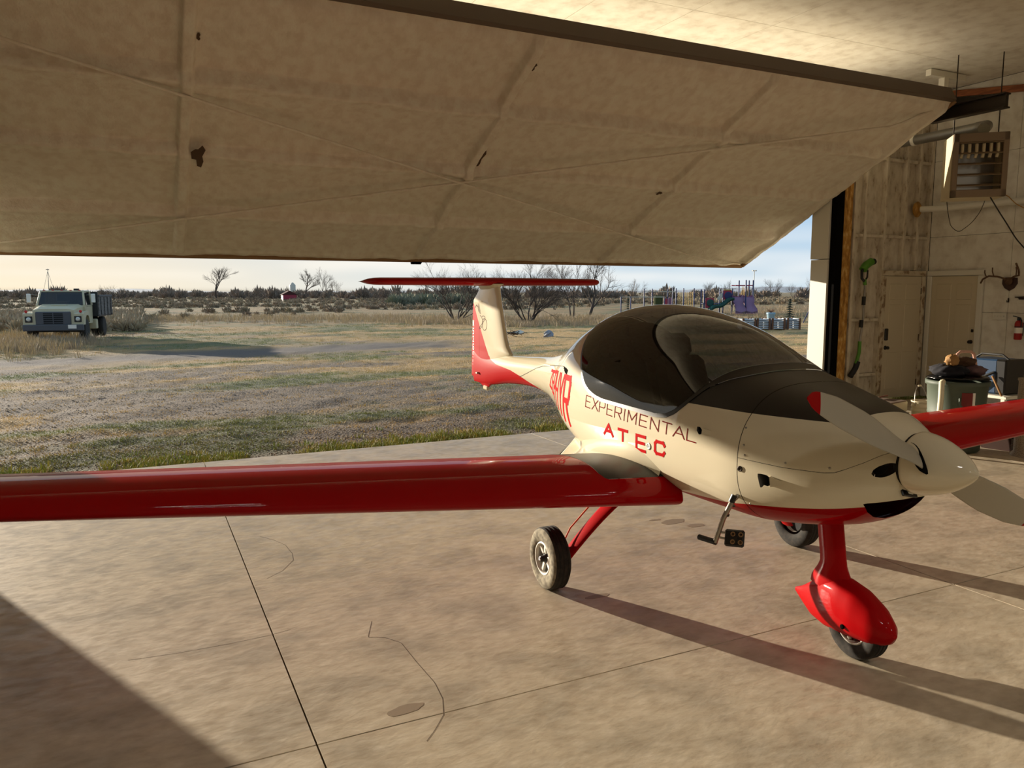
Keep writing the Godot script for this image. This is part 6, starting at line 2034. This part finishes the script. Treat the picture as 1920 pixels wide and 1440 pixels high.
	t = thing("welder", "blue and black welding machine with hoses on the bench", "welder", Vector3(ben.x, 0.42, ben.z), 0.0)
	boxed("case", Vector3(0, 0.24, -0.06), Vector3(0.42, 0.46, 0.42), bm, t, Basis.IDENTITY, 0.02)
	boxed("front_panel", Vector3(-0.01, 0.24, 0.20), Vector3(0.42, 0.46, 0.14), M.black_satin, t, Basis.IDENTITY, 0.02)
	tubed("carry_bar", [Vector3(-0.1, 0.46, -0.24), Vector3(-0.1, 0.53, -0.14), Vector3(-0.1, 0.53, 0.14), Vector3(-0.1, 0.46, 0.24)], 0.014, M.grip, t, 8)
	tubed("torch_hose", [Vector3(-0.22, 0.30, 0.12), Vector3(-0.30, 0.20, -0.05), Vector3(-0.28, 0.06, -0.15), Vector3(-0.30, 0.16, -0.25)], 0.018, M.grip, t, 8)
	t = thing("wood_stake", "thin tan wooden stake leaning against the welder", "stake", Vector3(ben.x - 0.29, 0.42, ben.z + 0.16))
	tubed("stick", [Vector3(-0.03, 0.005, 0.14), Vector3(0.03, 0.25, -0.04)], 0.014, cloth[2], t, 6)
	# gas bottle, speckled can, barrel, crate
	var gb := at_y(1904, 674, 0.84)
	t = thing("gas_bottle", "grey gas bottle with black valve guard beside the welder", "bottle", Vector3(gb.x, 0, gb.z))
	lathed("bottle", Vector3.ZERO, Vector3.UP, [Vector2(0.09, 0), Vector2(0.095, 0.02), Vector2(0.095, 0.60), Vector2(0.07, 0.68), Vector2(0.03, 0.70)], mat("bottle_grey", Color(0.36, 0.33, 0.33), 0.45), t, 24)
	lathed("valve_guard", Vector3(0, 0.69, 0), Vector3.UP, [Vector2(0.03, 0), Vector2(0.06, 0.03), Vector2(0.06, 0.10), Vector2(0.10, 0.11), Vector2(0.10, 0.15), Vector2(0.03, 0.15)], M.grip, t, 20)
	var speck := mat("speckled", Color(1, 1, 1), 0.6)
	speck.albedo_texture = noise_tex(107, 0.16, 3, [[0.3, Color(0.32, 0.28, 0.25)], [0.42, Color(0.55, 0.36, 0.27)], [0.5, Color(0.66, 0.62, 0.52)], [0.7, Color(0.74, 0.70, 0.60)]], 256)
	tri_world(speck, Vector3(2.5, 2.5, 2.5))
	var sc := at_y(1931, 855, 0.0)
	t = thing("paint_drum", "tall paint-splattered drum with a yellow cap standing behind the far wing", "drum", Vector3(sc.x, 0, sc.z))
	lathed("drum_body", Vector3.ZERO, Vector3.UP, [Vector2(0.19, 0), Vector2(0.185, 0.012), Vector2(0.16, 0.05), Vector2(0.155, 0.82), Vector2(0.165, 0.83), Vector2(0.165, 0.85), Vector2(0.14, 0.85)], speck, t, 28)
	lathed("yellow_cap", Vector3(-0.06, 0.845, 0.02), Vector3.UP, [Vector2(0.07, 0), Vector2(0.07, 0.05), Vector2(0.04, 0.07)], mat("cap_yellow", Color(0.85, 0.75, 0.10), 0.5), t, 18)
	var cr := at_y(1884, 838, 0.0)
	t = thing("wood_crate", "low dark wooden crate on the floor beyond the far wing", "crate", cr, deg_to_rad(10))
	for k in 3: boxed("crate_slat", Vector3(0, 0.04 + k * 0.07, 0.15), Vector3(0.5, 0.055, 0.015), plaque, t)
	for s in [-1, 1]: boxed("crate_end", Vector3(s * 0.24, 0.11, 0), Vector3(0.02, 0.22, 0.3), plaque, t)
	boxed("crate_back", Vector3(0, 0.11, -0.15), Vector3(0.5, 0.2, 0.015), plaque, t)
	# tube lights on the ceiling behind the photographer
	var glow := mat("tube_glow", Color(1, 0.96, 0.88), 0.5)
	glow.emission_enabled = true
	glow.emission = Color(1.0, 0.985, 0.96)
	glow.emission_energy_multiplier = 6.0
	for p in [Vector3(0.2, CEIL, 1.6), Vector3(6.4, CEIL, 1.6), Vector3(0.2, CEIL, 5.0), Vector3(6.4, CEIL, 5.0)]:
		t = thing("ceiling_light", "long white tube light fixed under the ceiling", "light", p, 0.0, "tube lights on the ceiling")
		boxed("light_housing", Vector3(0, -0.03, 0), Vector3(1.3, 0.05, 0.14), M.white_metal, t, Basis.IDENTITY, 0.006)
		boxed("light_diffuser", Vector3(0, -0.065, 0), Vector3(1.22, 0.025, 0.09), glow, t, Basis.IDENTITY, 0.008)
		var al := AreaLight3D.new()
		al.name = "tube_lamp"
		al.area_size = Vector2(1.2, 0.09)
		al.light_energy = 2.0
		al.light_color = Color(1.0, 0.985, 0.96)
		al.shadow_enabled = true
		al.position = Vector3(0, -0.085, 0)
		al.rotation = Vector3(-PI / 2, 0, 0)
		t.add_child(al)

func pinkish() -> StandardMaterial3D:
	return M.label_red if M.has("label_red") else mat("label_red", Color(0.45, 0.10, 0.08), 0.6)

# a crumpled heap of cloth: a flattened dome with folds
func lump(size: Vector3, seed_: int) -> SurfaceTool:
	var fn := FastNoiseLite.new(); fn.seed = seed_; fn.frequency = 1.6; fn.fractal_octaves = 3
	var st := new_st()
	var rings := []
	for k in 13:
		var q := k / 12.0
		var ring := PackedVector3Array()
		for j in 36:
			var a := TAU * j / 36.0
			var d := Vector3(cos(a) * sin(q * PI), cos(q * PI), sin(a) * sin(q * PI))
			var f := 1.0 + 0.30 * fn.get_noise_3dv(d * 1.1) + 0.16 * fn.get_noise_3dv(d * 3.2)
			var p := d * f
			ring.append(Vector3(p.x * size.x, size.y + p.y * size.y, p.z * size.z))
		rings.append(ring)
	loft(st, rings)
	return st

func _ready() -> void:
	rng.seed = 12345
	set_up_view()
	set_up_materials()
	build_shell()
	build_hangar_door()
	build_ground()
	build_aircraft()
	build_truck()
	build_trees()
	build_yard()
	build_hills()
	build_inside()
	build_grass()
